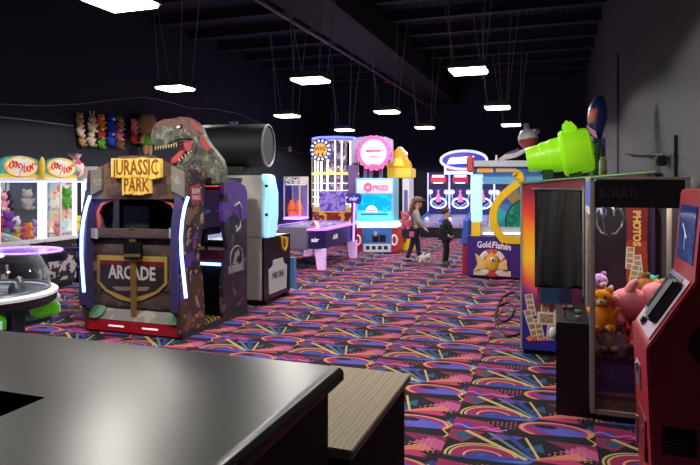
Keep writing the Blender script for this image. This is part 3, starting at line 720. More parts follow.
def pan(pts, ya, yb, name, m, par=t, **k):
    return G().prism([F(a_, b_, ya) for a_, b_ in pts], 'y', ya, yb).obj(name, m, par, **k)
bp = pan([(87, 305), (183, 312), (181, 236), (90, 236)], y0 + .02, y0 + .07, 'back_panel', m_dwood)
sh = pan([(97, 255), (167, 257), (167, 284), (158, 293), (143, 300), (131, 302), (118, 299), (105, 291), (97, 282)], y0 + .008, y0 + .02, 'shield', M('shield_yellow', (190, 162, 80), .5), bp)
pan([(100, 260), (164, 262), (164, 283), (155, 291), (131, 298.5), (107, 289), (100, 281)], y0 + .004, y0 + .009, 'shield_field', layered('shield_field', (52, 40, 42), lambda x, y, z, paint, noise, ramp: [paint(z.gt(.74) * z.lt(.86) , (120, 34, 40))], rough=.5), bp)
xm, zm = F(131.5, 273.5)
G().text('ARCADE', .20, TF((xm, y0 + .0035, zm)), .002, .006, .62).obj('lettering', M('letter_grey', (206, 204, 204), .4), bp)
pan([(112, 286.5), (150, 287), (147, 291), (116, 290.5)], y0 + .002, y0 + .005, 'small_banner', M('letter_dim', (150, 128, 120), .5), bp)
pan([(129, 228), (135, 228), (136, 318), (131, 319)], y0 - .02, y0 + .004, 'brass_strip', m_brass)
pan([(122, 242), (142, 242), (141, 260), (123, 260)], y0 - .055, y0 - .02, 'handle_box', M('box_black', (16, 16, 18), .4), bevel=.015)
pan([(124, 254), (140, 254), (140, 257), (124, 257)], y0 - .06, y0 - .054, 'brass_band', m_brass)
bar = pan([(92, 228.5), (175, 230), (175, 239.5), (92, 238)], y0 - .03, y0 + .09, 'top_bar', m_dwood, bevel=.01)
for a_, b_ in ((91, 97), (169, 176)): pan([(a_, 228), (b_, 228.5), (b_, 239), (a_, 238)], y0 - .04, y0 - .03, 'end_block', M('block_pale', (200, 196, 190), .4), bar)
for a_, b_ in ((94, 262), (171, 272)): pan([(a_ - 1.5, b_), (a_ + 3, b_), (a_ + 3, b_ + 9), (a_ - 1.5, b_ + 9)], y0 + .005, y0 + .02, 'hinge_plate', m_plate, bp)
# window surround
pan([(94, 229), (94, 196), (178, 196), (178, 229), (172, 229), (176, 214), (172, 205), (160, 199.5), (112, 199.5), (102, 204), (97, 214), (101, 229)], y0 + .03, y0 + .10, 'window_frame', M('frame_purplegrey', (84, 74, 96), .5))
pan([(97, 228), (96, 212), (101, 203), (112, 199), (124, 198), (110, 201.5), (102.5, 205), (98.5, 213), (100.5, 220), (99.5, 228)], y0 + .01, y0 + .03, 'orange_trim', M('trim_orange', (214, 96, 76), .5))
pan([(176, 228), (177.5, 212), (172, 203), (161, 199), (150, 198), (163, 201.5), (170.5, 205), (175, 213), (172.5, 220), (173.5, 228)], y0 + .01, y0 + .03, 'orange_trim', M('trim_orange'))
G().bx(BX0 + .1, BX1 - .1, y0 + .4, y0 + .44, .3, 1.5).obj('inner_wall', m_blk, t)
G().cb(((BX0 + BX1)/2 - .15, y0 + .25, 1.25), (.42, .08, .34)).obj('seat_back', M('seat_black', (34, 34, 38), .6), t, bevel=.04)
G().bx(BX0 + .1, BX1 - .1, y0 + .1, y0 + .5, .3, .62).obj('bench', m_blk, t)
# header
hd = pan([(90, 199), (90, 172), (108, 163), (120, 156), (150, 155.5), (162, 162), (184, 171), (184, 199)], y0 - .02, y0 + .07, 'header_planks', layered('header_wood', (98, 72, 62), lambda x, y, z, paint, noise, ramp: [paint(noise(7, 4).gt(.55), (122, 92, 76)), paint(noise(5, 3).lt(.42), (66, 48, 48))], rough=.6))
for pts in ([(90, 172), (101, 166), (101, 190), (90, 196)], [(171, 166), (184, 172), (184, 198), (171, 191)]):
    pl = pan(pts, y0 - .045, y0 - .02, 'metal_plate', m_plate, hd, bevel=.006)
m_jy = layered('plank_sign_yellow', (238, 196, 92), lambda x, y, z, paint, noise, ramp: [paint(((x * 62).sin()).gt(.8) * .8, (196, 140, 60)), paint(noise(16, 3).gt(.64), (250, 216, 130))], rough=.5, emit=.25)
random.seed(5)
def ragged(x0_, x1_, y0_, y1_, n_=10):
    top = [(x0_ + (x1_ - x0_) * i / n_, y0_ + random.uniform(-.8, .8)) for i in range(n_ + 1)]
    bot = [(x0_ + (x1_ - x0_) * i / n_, y1_ + random.uniform(-1.3, 1.3)) for i in range(n_ + 1)]
    return top + bot[::-1]
s1 = pan(ragged(111, 160, 158, 178), y0 - .07, y0 - .02, 'plank_sign', m_jy, hd)
s2 = pan(ragged(122, 150, 176, 194), y0 - .06, y0 - .02, 'plank_sign', m_jy, hd)
for s_, tx, cx_, cy_, ww, hh in ((s1, 'JURASSIC', 135.5, 168, 46, .23), (s2, 'PARK', 136, 185.5, 25, .20)):
    ys_ = y0 - .072 if tx[0] == 'J' else y0 - .062; xq, zq = F(cx_, cy_, ys_); a_ = F(cx_ - ww/2, cy_, ys_)[0]; b_ = F(cx_ + ww/2, cy_, ys_)[0]
    G().text(tx, hh, TF((xq, ys_, zq)), .003, .002, b_ - a_).obj('sign_lettering', M('sign_brown', (150, 88, 26), .5), s_)
# sides: rear wing, front cabinet
for xs, nm in ((BX1, 'right'), (BX0 - .0, 'left')):
    xa, xb = (xs - .05, xs) if nm == 'right' else (xs, xs + .05)
    G().prism([(y0 - .08, .06), (y0 + .40, .06), (y0 + .36, .5), (y0 + .28, .85), (y0 + .36, 1.2), (y0 + .40, 1.78), (y0 + .0, 1.78), (y0 - .03, 1.5), (y0 - .10, 1.1), (y0 - .09, .5)], 'x', xa, xb).obj('side_wing', m_jungle, t, bevel=.006)
    pts = [(5.97 + .2, .06), (6.75, .06), (6.75, 1.52), (6.70, 1.60), (6.5, 1.66), (6.2, 1.70), (6.15, 1.3), (6.22, 1.0), (6.28, .85), (6.16, .5)]
    G().prism(pts, 'x', xa, xb).obj('screen_side', layered('purple_print' + nm, (54, 40, 66), lambda x, y, z, paint, noise, ramp: [paint((z + noise(3) * .4).gt(1.35), (96, 60, 160)), paint(noise(4, 4).lt(.43), (40, 36, 48)), paint(noise(8, 4).gt(.62), (118, 92, 110))], rough=.4), t, bevel=.006)
# badges on the right side
T_ = TF((BX1 + .001, 5.60, 1.42), PI/2, PI/2)
rp = [o for o in t.children if o.name.startswith('side_wing')][0]
G().cb((BX1 + .003, 5.60, 1.52), (.006, .2, .2), (.25, 0, 0)).obj('poster_badge', M('badge_red', (170, 50, 70), .5), rp)
G().text('RAW', .085, TF((BX1 + .0068, 5.60, 1.55), PI/2, PI/2), .001, .002, .15).text('THRILLS', .06, TF((BX1 + .0068, 5.60, 1.48), PI/2, PI/2), .001, .001, .16).obj('badge_lettering', M('letter_grey'), rp)
rs = [o for o in t.children if o.name.startswith('screen_side')][0]
G().torus((BX1 + .006, 6.47, .72), .15, .008, (0, PI/2, 0)).obj('round_emblem', M('emblem_grey', (150, 146, 150), .5), rs)
G().cb((BX1 + .004, 6.47, .60), (.008, .36, .09)).obj('emblem_bar', M('emblem_grey'), rs)
G().prism([(6.38, .66), (6.44, .80), (6.52, .82), (6.56, .76), (6.50, .74), (6.46, .70), (6.52, .64)], 'x', BX1 + .001, BX1 + .007).obj('emblem_figure', M('emblem_grey'), rs)
G().tube([(BX1 + .006, 6.42, 1.36), (BX1 + .006, 6.54, 1.4), (BX1 + .006, 6.6, 1.32), (BX1 + .006, 6.56, 1.1), (BX1 + .006, 6.48, 1.05), (BX1 + .006, 6.46, 1.12)], .012, 6).obj('claw_stroke', M('letter_grey'), rs)
# neon edges (curved front edge of both rear wings)
def curve_neon(pxs, nm):
    p = [Vector((F(a_, b_, y0 - .125)[0], y0 - .125, F(a_, b_, y0 - .125)[1])) for a_, b_ in pxs]; q = []
    for i in range(len(p) - 1):
        for k_ in range(5): q.append(p[i].lerp(p[i+1], k_/5))
    q.append(p[-1]); return G().tube(q, .017, 8).obj('neon_strip', m_blue_neon, t)
curve_neon([(90, 196), (86, 208), (83, 222), (81.5, 238), (81.5, 255), (82.5, 272), (84, 292)], 'l')
curve_neon([(188, 197), (184.5, 208), (182, 222), (181, 238), (181.5, 255), (183.5, 275), (186, 298)], 'r')
for sx, a_ in ((-1, BX0 + .02), (1, BX1 - .07)):
    pts = [(y0 - .11, .30), (y0 + .06, .15), (y0 + .06, 1.56), (y0 - .02, 1.56), (y0 - .10, 1.2), (y0 - .12, .8)]
    G().prism(pts, 'x', a_ - .03, a_ + .06).obj('corner_column', M('column_violet', (70, 60, 104), .45), t)
# interior: screen, console, seat
G().bx(BX0 + .06, BX1 - .06, 6.62, 6.70, .06, 1.66).obj('screen_cabinet', m_blk, t)
def gscreen(x, y, z, paint, noise, ramp):
    paint((z + noise(5) * .3).lt(1.18), (150, 150, 190)); paint((z + noise(6) * .2).lt(1.04), (220, 226, 240)); paint(noise(6).gt(.6), (60, 50, 90))
G().bx(BX0 + .12, BX1 - .10, 6.60, 6.62, .92, 1.55).obj('screen', layered('booth_screen', (36, 28, 48), gscreen, rough=.2, emit=1.1), t)
G().bx(BX0 + .06, BX1 - .055, 6.22, 6.60, .70, .84).obj('gun_console', M('console_maroon', (92, 36, 40), .4), t, bevel=.01)
G().bx(BX0 + .06, BX1 - .06, 6.20, 6.22, .66, .69).obj('blue_light_bar', m_blue_neon, t)
G().bx(BX0 + .06, BX1 - .06, 6.24, 6.6, .06, .66).obj('console_base', m_blk, t)
for x_ in (-4.55, -4.0):
    gn = G().cyl((x_, 6.3, .84), (x_, 6.3, 1.0), .02).cb((x_, 6.4, 1.05), (.06, .34, .08)).cb((x_, 6.26, .98), (.05, .07, .14)).obj('mounted_gun', m_blk, t)
G().bx(BX0 + .06, BX1 - .04, 6.1, 6.14, 1.60, 1.635).obj('red_light_bar', M('red_neon', (255, 90, 110), .4, emit=3, ecol=(255, 80, 100), var=0), t)
G().bx(BX0 + .02, BX1 - .02, y0 + .06, 6.66, 1.655, 1.70).obj('roof', m_blk, t)
haz = layered('hazard_stripes', (20, 20, 20), lambda x, y, z, paint, noise, ramp: paint(((x + y) * 14).frac().gt(.5), (220, 180, 60)), rough=.5)
G().bx(BX1 - .25, BX1 - .02, 5.82, 6.15, .061, .075).obj('step_plate', haz, t)
# dinosaur head cut-out on the roof (a thick relief board with raised jaws)
yD = 5.95
def D_(px_, py_): p = Py(px_, py_, yD); return (p.x, p.z)
def skin_p(x, y, z, paint, noise, ramp):
    paint(noise(5, 4).gt(.52), (106, 112, 96)); paint(noise(8, 4).lt(.43), (64, 62, 60)); paint((z + noise(5, 3) * .4).gt(2.47), (112, 76, 72)); paint(noise(16, 3).gt(.62), (136, 140, 118)); paint(noise(11, 4).lt(.36), (46, 44, 46)); paint(noise(7, 3).gt(.66), (126, 66, 64))
hskin = layered('dino_skin', (88, 88, 80), skin_p, rough=.6)
head = [(150, 143), (149.5, 135), (151, 128), (155, 122.5), (162, 119), (170, 118.5), (178, 116.5), (186, 117), (193, 121), (199, 127), (203, 137), (208, 145), (214, 152), (220, 160), (222.5, 170), (221.5, 183), (176, 183), (178, 168)]
dn = G().prism([D_(a_, b_) for a_, b_ in [(150, 143), (149.5, 135), (151, 128), (155, 122.5), (162, 119), (170, 118.5), (178, 116.5), (186, 117), (193, 121), (199, 127), (203, 137), (208, 145), (214, 152), (220, 160), (222.5, 170), (221.5, 186), (184, 186), (178, 170), (174, 165), (177, 160), (183, 157), (188, 150), (191, 141), (187, 141), (180, 141), (174, 143), (170, 146), (163, 148), (157, 148)]], 'y', yD, yD + .14).obj('dinosaur_head', hskin, t, bevel=.03, seg=3)
def dp(pts, a_, b_, name, m, **k): return G().prism([D_(p, q) for p, q in pts], 'y', yD + a_, yD + b_).obj(name, m, dn, **k)
dp([(168, 146), (178, 141), (196, 140), (195, 148), (190, 154), (182, 160), (174, 166), (169, 164), (172, 158), (175, 150)], .05, .12, 'mouth_cavity', M('mouth_dark', (52, 22, 28), .6))
dp([(182, 142), (195, 140.5), (194, 147), (190, 152), (184, 151)], .02, .06, 'gullet', M('mouth_red', (200, 60, 76), .5), bevel=.006)
dp([(179, 151), (184, 150), (181, 157), (176, 163), (169, 163.5), (171, 158)], .01, .06, 'tongue', M('tongue_red', (206, 76, 84), .5), bevel=.01)
dp([(192, 143), (198, 144), (196, 154), (190, 161), (183, 166), (176, 169), (177, 165), (183, 160), (189, 153)], -.01, .1, 'lower_jaw', hskin, bevel=.01)
for i in range(9):
    u = i / 8; bx_, by_ = 155 + 21 * u, 146.5 - 3.2 * u
    c0 = Vector((D_(bx_, by_)[0], yD + .01, D_(bx_, by_)[1]))
    G().cyl(c0, c0 + Vector((0, 0, -.045)), .012, .002, 8).obj('tooth', M('tooth_ivory', (232, 214, 160), .4), dn)
for i in range(5):
    u = i / 4; c0 = D_(180 + 12 * u, 161 - 9 * u); c0 = Vector((c0[0], yD - .005, c0[1]))
    G().cyl(c0, c0 + Vector((-.015, 0, .035)), .009, .002, 8).obj('tooth', M('tooth_ivory'), dn)
c0 = D_(179.5, 127.2)
G().ell((c0[0], yD - .022, c0[1]), (.024, .015, .016), (0, -.3, 0)).obj('eye', M('eye_white', (250, 250, 240), .2, emit=.4), dn)
G().ell((c0[0] + .005, yD + .012, c0[1] + .004), (.05, .025, .03), (0, -.3, 0)).obj('eye_socket', M('mouth_dark'), dn)
dp([(201, 134), (206, 141), (211, 148), (208, 152), (203, 146), (200, 138)], -.012, .02, 'neck_patch', M('patch_red', (176, 62, 66), .6), bevel=.005)
dp([(193, 120), (199, 127), (201, 133), (196, 129), (191, 123)], -.008, .02, 'brow_patch', M('patch_red'), bevel=.005)
G().bx(D_(185, 186)[0], D_(220, 186)[0], yD + .02, yD + .12, 1.69, 1.76).obj('head_mount', m_blk, t)
# ================================================================ MIDDLE / BACK MACHINES
def pl(pts, y, d, name, m, par, **k):       # slab whose front outline stands on the plane y
    return G().prism([(lambda p: (p.x, p.z))(Py(a_, b_, y)) for a_, b_ in pts], 'y', y, y + d).obj(name, m, par, **k)
def rect(a, b, c, d): return [(a, d), (c, d), (c, b), (a, b)]
# white cabinet with black drum -----------------------------------------
t = thing('drum_game_cabinet', 'white game cabinet with big black drum on top and pale blue lit edge', 'arcade machine', (-4.1, 7.6, 0))
m_cream = M('cabinet_cream', (206, 202, 194), .45)
G().bx(-4.6, -3.70, 7.17, 8.0, .07, .90).obj('base', m_cream, t, bevel=.01)
fr = G().bx(-3.70, -3.67, 7.17, 8.0, .07, .90).obj('front_panel', M('panel_blackgloss', (20, 19, 24), .25), t)
G().prism([(7.32, .13), (7.86, .13), (7.88, .46), (7.78, .50), (7.74, .58), (7.44, .58), (7.42, .50), (7.30, .46)], 'x', -3.67, -3.664).obj('pale_poster', M('poster_pale', (206, 208, 206), .5), fr)
G().text('PARK KING', .12, TF((-3.663, 7.59, .36), PI/2, PI/2), .001, .003, .36).obj('poster_lettering', M('letter_dark', (40, 40, 46), .5), fr)
G().tube([(-3.665, 7.70, .88), (-3.665, 7.72, .72), (-3.665, 7.80, .68), (-3.665, 7.86, .74), (-3.665, 7.88, .86)], .022, 6).tube([(-3.665, 7.80, .86), (-3.665, 7.84, .76)], .022, 6).obj('yellow_emblem', m_gold, fr)
for y_ in (7.25, 7.9): G().cyl((-3.72, y_, .04), (-3.66, y_, .04), .04).obj('caster', m_blk, t)
G().bx(-4.55, -3.72, 7.18, 7.98, 0, .07).obj('plinth', m_blk, t)
G().bx(-3.66, -3.60, 7.98, 8.06, .1, .55).obj('side_shelf', M('shelf_blue', (70, 110, 160), .4, emit=.3), t)
G().bx(-4.6, -3.70, 7.17, 7.42, .905, 1.74).obj('upper_panel', m_cream, t, bevel=.012)
pr = [(7.20, .92), (7.20, 1.60), (7.24, 1.74), (7.42, 1.74), (7.42, .92)]
G().prism([(-3.67, .91), (-3.60, .91), (-3.565, 1.2), (-3.565, 1.5), (-3.62, 1.74), (-3.70, 1.76), (-3.70, 1.70), (-3.65, 1.62)], 'y', 7.15, 7.40).obj('lit_edge', m_cyan, t, bevel=.012)
for z_ in (1.2, 1.58): G().bx(-3.64, -3.60, 7.14, 7.15, z_, z_ + .035).obj('edge_clip', m_blk, t)
a_, b_ = Vector((-4.75, 7.3, 2.15)), Vector((-3.66, 7.3, 2.15))
G().ring([(0, 0), (.27, 0), (.30, .04), (.30, .96), (.27, 1.0), (.27, 1.01)], Matrix.Translation(a_) @ Euler((0, PI/2, .16)).to_matrix().to_4x4(), 28).obj('drum', M('drum_black', (24, 24, 30), .62), t)
G().torus((-3.75, 7.459, 2.15), .285, .016, (0, PI/2, .16)).obj('drum_rim', M('rim_pale', (120, 124, 134), .4), t)
G().ring([(0, .985), (.25, .985), (.25, 1.0), (0, .995)], Matrix.Translation(a_) @ Euler((0, PI/2, .16)).to_matrix().to_4x4(), 28).obj('drum_face', M('drum_dark', (12, 12, 15), .3), t)
G().bx(-4.3, -4.0, 7.2, 7.4, 1.745, 1.86).obj('drum_stand', m_blk, t)
G().bx(-4.7, -4.3, 7.22, 7.38, 1.745, 1.80).obj('stand_foot', M('pipe_grey'), t)
# orange prize machines beyond ------------------------------------------
def ball_machine(y, pxa, pxb, label, head, n):
    A = Py(pxa, 178, y); B = Py(pxb, 225, y); xa, xb = A.x, B.x; xm = (xa + xb) / 2
    t = thing('ball_prize_machine', label, 'arcade machine', (xm, y + .3, 0))
    G().bx(xa, xb, y, y + .6, 0, .62).obj('base', M('purple_base', (70, 50, 140), .4, emit=.25), t, bevel=.015)
    G().bx(xa, xb, y, y + .6, .622, .68).obj('lit_sill', m_pur_neon, t)
    for x_ in (xa, xb - .03):
        for yy_ in (y, y + .57): G().bx(x_, x_ + .03, yy_, yy_ + .03, .68, 1.58).obj('post', m_white, t)
    h = G().bx(xa, xb, y, y + .6, 1.58, 1.80).obj('header', head, t, bevel=.01)
    G().bx(xa + .04, xb - .04, y - .006, y, 1.61, 1.77).obj('header_print', layered('header_print' + str(n), (214, 206, 210), lambda x, y, z, paint, noise, ramp: paint(noise(16, 3).gt(.53), (60, 40, 60)), rough=.5, emit=.4), h)
    for b_ in ((xa + .03, xb - .03, y + .01, y + .016, .68, 1.58),): G().bx(*b_).obj('pane', m_glass, t)
    G().bx(xa + .03, xb - .03, y + .57, y + .59, .68, 1.58).obj('back_panel', M('back_lilac', (130, 112, 170), .6, emit=.12), t)
    for i in range(2):
        x_ = xm + (-.5 + i) * .21
        bl = G().lathe([(0, 0), (.09, .04), (.125, .17), (.11, .30), (.05, .44), (0, .48)], (x_, y + .22 , .685), 16).obj('hanging_prize', M('prize_orange', (236, 110, 60), .5, emit=.35), t)
        G().torus((x_, y + .22, .87), .122, .008).obj('prize_band', M('prize_band', (150, 60, 40), .5), bl)
        G().cyl((x_, y + .22, 1.165), (x_, y + .22, 1.58), .006, n=6).obj('hanger_rod', m_sil, t)
    G().bx(xa + .05, xb - .05, y + .05, y + .5, 1.565, 1.579).obj('interior_glow', m_led, t)
    return t
ball_machine(15.0, 283.5, 300, 'clear prize machine with orange hanging prizes between the white cabinet and the clear tower', M('header_white', (222, 214, 220), .5), 1)
t = thing('blue_topped_machine', 'dark blue topped machine peeking out just past the white drum cabinet', 'arcade machine', (Py(277, 200, 15.6).x, 15.9, 0))
pl(rect(270, 180, 283, 196), 15.6, .6, 'header', M('deep_blue', (40, 36, 120), .4, emit=.3), t)
pl(rect(270, 196, 283, 223), 15.65, .5, 'case', M('case_purple', (70, 50, 110), .4), t)
zb = Py(276, 224, 15.6).z
G().bx(Py(270, 200, 15.6).x, Py(283, 200, 15.6).x, 15.6, 16.2, 0, zb).obj('base', M('purple_base'), t)

# clear octagonal tower ---------------------------------------------------
yT = 14.5
xa, xb = Py(304, 200, yT).x, Py(350, 200, yT).x; xm = (xa + xb) / 2; R_ = (xb - xa) / 2; yc = yT + R_
t = thing('prize_tower', 'tall clear prize tower with bright vertical light tubes and round dial sign', 'arcade machine', (xm, yc, 0))
def octo(r, z0, z1, name, m, par=None, **k):
    return G().lathe([(r * 1.0, z0), (r * 1.0, z1)], (xm, yc, 0), 8, (0, 0, PI/8), **k).obj(name, m, par or t)
zz = lambda py: Py(327, py, yT).z
octo(R_ * .98, 0, .55, 'base', M('tower_base', (60, 48, 110), .4))
octo(R_ * 1.0, .55, .60, 'base_light_ring', m_pur_neon)
def gold(x, y, z, paint, noise, ramp):
    paint(noise(6, 2).gt(.55), (214, 160, 60)); paint((z).gt(.86), (226, 190, 130))
octo(R_ * .96, .60, .98, 'prize_bank', layered('maroon_gold', (130, 30, 44), gold, rough=.5, emit=.35))
octo(R_ * 1.0, zz(174.5), zz(172.2), 'yellow_ring', M('ring_yellow', (250, 220, 110), .4, emit=1.4))
octo(R_ * 1.0, zz(140), zz(138), 'top_plate', M('top_lilac', (190, 180, 220), .4, emit=.5))
G().torus((xm, yc, zz(138) + .03), R_ * .96, .022, (0, 0, PI/8), 8, 6).obj('blue_top_light', M('blue_led', (70, 80, 255), .4, emit=9, ecol=(60, 70, 255), var=0), t)
octo(R_ * .5, .98, zz(140), 'core', layered('core_print', (66, 58, 104), lambda x, y, z, paint, noise, ramp: [paint(noise(5, 2).gt(.54), (150, 130, 180)), paint(noise(8, 2).gt(.63), (230, 200, 150))], rough=.4, emit=.3))
G().lathe([(R_ * .97, .99), (R_ * .97, zz(140))], (xm, yc, 0), 8, (0, 0, PI/8), cap=False).obj('clear_wall', m_glass, t)
m_tube = M('tube_white', (250, 240, 235), .4, emit=3, ecol=(250, 236, 230), var=0)
for i, a_ in enumerate((-2.7, -2.25, -1.95, -1.6, -1.2, -.9, -.4)):
    r_ = R_ * .85
    G().cyl((xm + r_ * math.cos(a_), yc + r_ * math.sin(a_), 1.0), (xm + r_ * math.cos(a_), yc + r_ * math.sin(a_), zz(140.5)), .028 if i in (2, 4) else .017).obj('light_tube', m_tube, t)
for i in range(4):
    G().torus((xm, yc, 1.05 + i * .19), R_ * .93, .009, (0, 0, PI/8), 8, 6).obj('shelf_ring', m_led, t)
for a_ in range(8):
    q = PI/8 + a_ * PI/4; r_ = R_ * .985
    G().cyl((xm + r_ * math.cos(q), yc + r_ * math.sin(q), .98), (xm + r_ * math.cos(q), yc + r_ * math.sin(q), zz(139)), .014).obj('corner_post', m_chrome, t)
pl(rect(320, 191, 345, 211), yT + .06, .02, 'lilac_display', layered('lilac_display', (150, 126, 214), lambda x, y, z, paint, noise, ramp: paint(noise(9).gt(.55), (90, 66, 180)), rough=.4, emit=.45), t)
c0 = Py(321.5, 150, yT - .06)
sg = G().lathe([(0, 0), (.30, 0), (.30, .06), (0, .06)], c0, 32, (PI/2, 0, 0)).obj('dial_sign', M('dial_navy', (54, 48, 120), .4, emit=.25), t)
G().lathe([(0, 0), (.18, 0), (.18, .01), (0, .012)], c0 + Vector((0, -.06, 0)), 28, (PI/2, 0, 0)).obj('dial_face', M('dial_orange', (230, 176, 84), .4, emit=.35), sg)
for i in range(14):
    a_ = 2 * PI * i / 14
    G().cb(c0 + Vector((.24 * math.cos(a_), -.065, .24 * math.sin(a_))), (.06, .02, .042), (0, -a_, 0)).obj('bulb', m_led, sg)
G().text('WINS', .17, TF(c0 + Vector((0, -.075, .02))), .003, .004, .32).obj('sign_lettering', M('sign_red2', (150, 24, 30), .4, emit=.1), sg)
for s_ in (-1, 1): G().bx(c0.x + s_ * .06 - .02, c0.x + s_ * .06 + .02, c0.y - .076, c0.y - .07, c0.z - .16, c0.z - .07).obj('dial_mark', m_blk, sg)

# air hockey ----------------------------------------------------------------
t = thing('air_hockey_table', 'purple glowing air hockey table on splayed white legs', 'air hockey table', (-4.65, 11.4, 0))
xa, xb, ya, yb = -5.30, -4.08, 10.35, 12.5
m_ahp = M('hockey_purple', (44, 34, 98), .35)
G().prism([(xa + .14, ya), (xb - .14, ya), (xb, ya + .14), (xb, yb - .14), (xb - .14, yb), (xa + .14, yb), (xa, yb - .14), (xa, ya + .14)], 'z', .40, .74).obj('body', m_ahp, t, bevel=.01)
G().prism([(xa + .10, ya - .03), (xb - .10, ya - .03), (xb + .03, ya + .12), (xb + .03, yb - .12), (xb - .10, yb + .03), (xa + .10, yb + .03), (xa - .03, yb - .12), (xa - .03, ya + .12)], 'z', .742, .78).obj('rail', M('rail_lilac', (196, 120, 250), .4, emit=1.3), t)
G().bx(xa + .1, xb - .1, ya + .1, yb - .1, .781, .79).obj('playfield', layered('hockey_field', (150, 140, 200), lambda x, y, z, paint, noise, ramp: [paint(noise(3).gt(.55), (84, 70, 150)), paint(((x.sq() + y.sq()).sqrt() - .3).abs().lt(.03), (230, 230, 250))], rough=.2, emit=.3), t)
for yy_ in (ya + .02, yb - .08):
    G().bx(-5.0, -4.38, yy_ - .06, yy_ + .06, .38, .80).obj('goal_box', M('goal_grey', (120, 112, 134), .5), t, bevel=.02)
m_leg = M('leg_white', (236, 190, 250), .4, emit=.35)
for sx, x_ in ((-1, xa + .12), (1, xb - .12)):
    for sy, y_ in ((-1, ya + .14), (1, yb - .16)):
        G().prism([(x_ - .10, .405), (x_ + .12, .405), (x_ + sx * .05 + .06, 0), (x_ + sx * .05 - .09, 0)], 'y', y_ - .05, y_ + .05).obj('leg', m_leg, t, bevel=.012)
g = G().text('AIR', .12, TF((xb + .004, 11.0, .58), PI/2, PI/2), .001, .004, .3).obj('side_lettering', M('letter_white', (230, 226, 240), .4, emit=.3), t)
G().text('air', .11, TF((-4.24, ya - .004, .57)), .001, .004, .16).obj('end_lettering', M('letter_white'), t)
G().cyl((xb + .04, 12.0, .40), (xb + .06, 12.0, 1.30), .018).obj('score_post_light', m_pur_neon, t)
G().bx(xb + .0, xb + .02, 11.95, 12.05, .45, 1.3).obj('score_post', m_ahp, t)
sb = G().cb((xb + .06, 12.0, 1.30), (.30, .08, .22)).obj('score_board', M('score_blue', (46, 44, 150), .4, emit=.5), t, bevel=.03)
G().text('air', .12, TF((xb + .06, 11.955, 1.30)), .001, .004, .2).obj('board_lettering', M('letter_white'), sb)
for i, (x_, y_) in enumerate(((-4.5, 10.9), (-4.75, 11.9))):
    p_ = thing('air_hockey_mallet', ('red' if i == 0 else 'pink') + ' air hockey mallet on the ' + ('near' if i == 0 else 'far') + ' half of the purple table', 'mallet', (x_, y_, .79))
    o = G().lathe([(0, 0), (.055, 0), (.055, .02), (.022, .03)], n=16, cap=True).obj('base', M('mallet_red' if i == 0 else 'mallet_pink', (210, 60, 80) if i == 0 else (230, 120, 200), .4), None); o.parent = p_
    o = G().lathe([(.022, .0301), (.022, .06), (.026, .07), (0, .085)], n=12).obj('grip', MATS['mallet_red' if i == 0 else 'mallet_pink'], None); o.parent = p_

# pink dial ticket machine ----------------------------------------------------
yP = 13.37
A = Py(375, 253, yP)
t = thing('dial_prize_machine', 'cyan screened arcade machine topped by a round glowing pink sign', 'arcade machine', (A.x, yP + .4, 0))
m_tk = M('panel_ice', (130, 190, 222), .4, emit=.2)
pl(rect(362, 228, 391.5, 252.6), yP, .7, 'base_cabinet', M('base_blue', (70, 120, 180), .4, emit=.2), t, bevel=.01)
pl(rect(363.5, 244, 390.5, 252), yP - .03, .03, 'lower_panel', M('panel_pale2', (206, 206, 222), .4, emit=.25), t)
for i in range(4): pl(rect(366 + i * 6, 246, 369.5 + i * 6, 249.5), yP - .04, .01, 'ticket_slot', m_dark, t)
for i in range(2): pl(rect(372.5 + i * 7, 235, 378.5 + i * 7, 242), yP - .02, .02, 'coin_door', m_blk, t)
pl([(374, 236), (377, 236), (377.5, 232.5), (375.5, 231), (373.5, 232.5)], yP - .04, .02, 'white_badge', M('rail_white'), t)
for a_, b_, e_ in ((353.5, 362, -1), (391.5, 397, 1)):
    q = pl([(a_, 252.5), (b_, 252.5), (b_, 228), (a_, 228)], yP + .05, .6, 'red_side', M('side_red', (196, 44, 60), .4, emit=.12), t, bevel=.01)
    c0 = Py((a_ + b_) / 2, 240, yP + .045); G().torus(c0, .085, .022, (PI/2, 0, 0), 20, 6, .8, 1.3).obj('side_ring', M('ring_white', (236, 220, 226), .4, emit=.4), q)
pl(rect(353, 222, 396.5, 227.8), yP - .14, .5, 'lit_ledge', M('ledge_white', (230, 250, 255), .4, emit=1.2, ecol=(190, 240, 255)), t, bevel=.02)
pl(rect(355.5, 178, 393.5, 222), yP + .1, .5, 'screen_housing', m_tk, t, bevel=.01)
scr = pl(rect(358, 195, 391, 221), yP + .06, .04, 'screen', layered('cyan_screen', (0, 150, 200), lambda x, y, z, paint, noise, ramp: [paint((z - .0).lt(.98), (90, 200, 220)), paint(noise(5).gt(.62), (20, 176, 216))], rough=.2, emit=.75), t)
c0 = Py(371.5, 212, yP + .05)
G().prism([(c0.x + .14 * math.cos(PI * i / 12), c0.z + .15 * math.sin(PI * i / 12)) for i in range(13)], 'y', yP + .05, yP + .06).obj('white_dome', M('dome_white', (245, 245, 250), .4, emit=1.2), scr)
G().cb((c0.x, yP + .045, c0.z + .035), (.2, .01, .03)).obj('dome_band', M('band_red', (230, 110, 120), .4, emit=.6), scr)
pl(rect(361, 213.5, 388, 215), yP + .05, .01, 'screen_line', M('line_teal', (30, 110, 140), .4, emit=.4), scr)
hd = pl(rect(357, 180, 392, 193.5), yP + .05, .05, 'header_panel', M('header_ice', (200, 206, 222), .4, emit=.35), t)
c0 = Py(368, 187, yP + .04)
G().torus(c0, .075, .03, (PI/2, 0, 0), 18, 6).obj('swirl_mark', M('mark_pink', (226, 90, 130), .4, emit=.5), hd)
c1 = Py(380.5, 188, yP + .045)
G().text('PRIZE', .16, TF(c1), .002, .004, .36).obj('header_lettering', M('mark_pink'), hd)
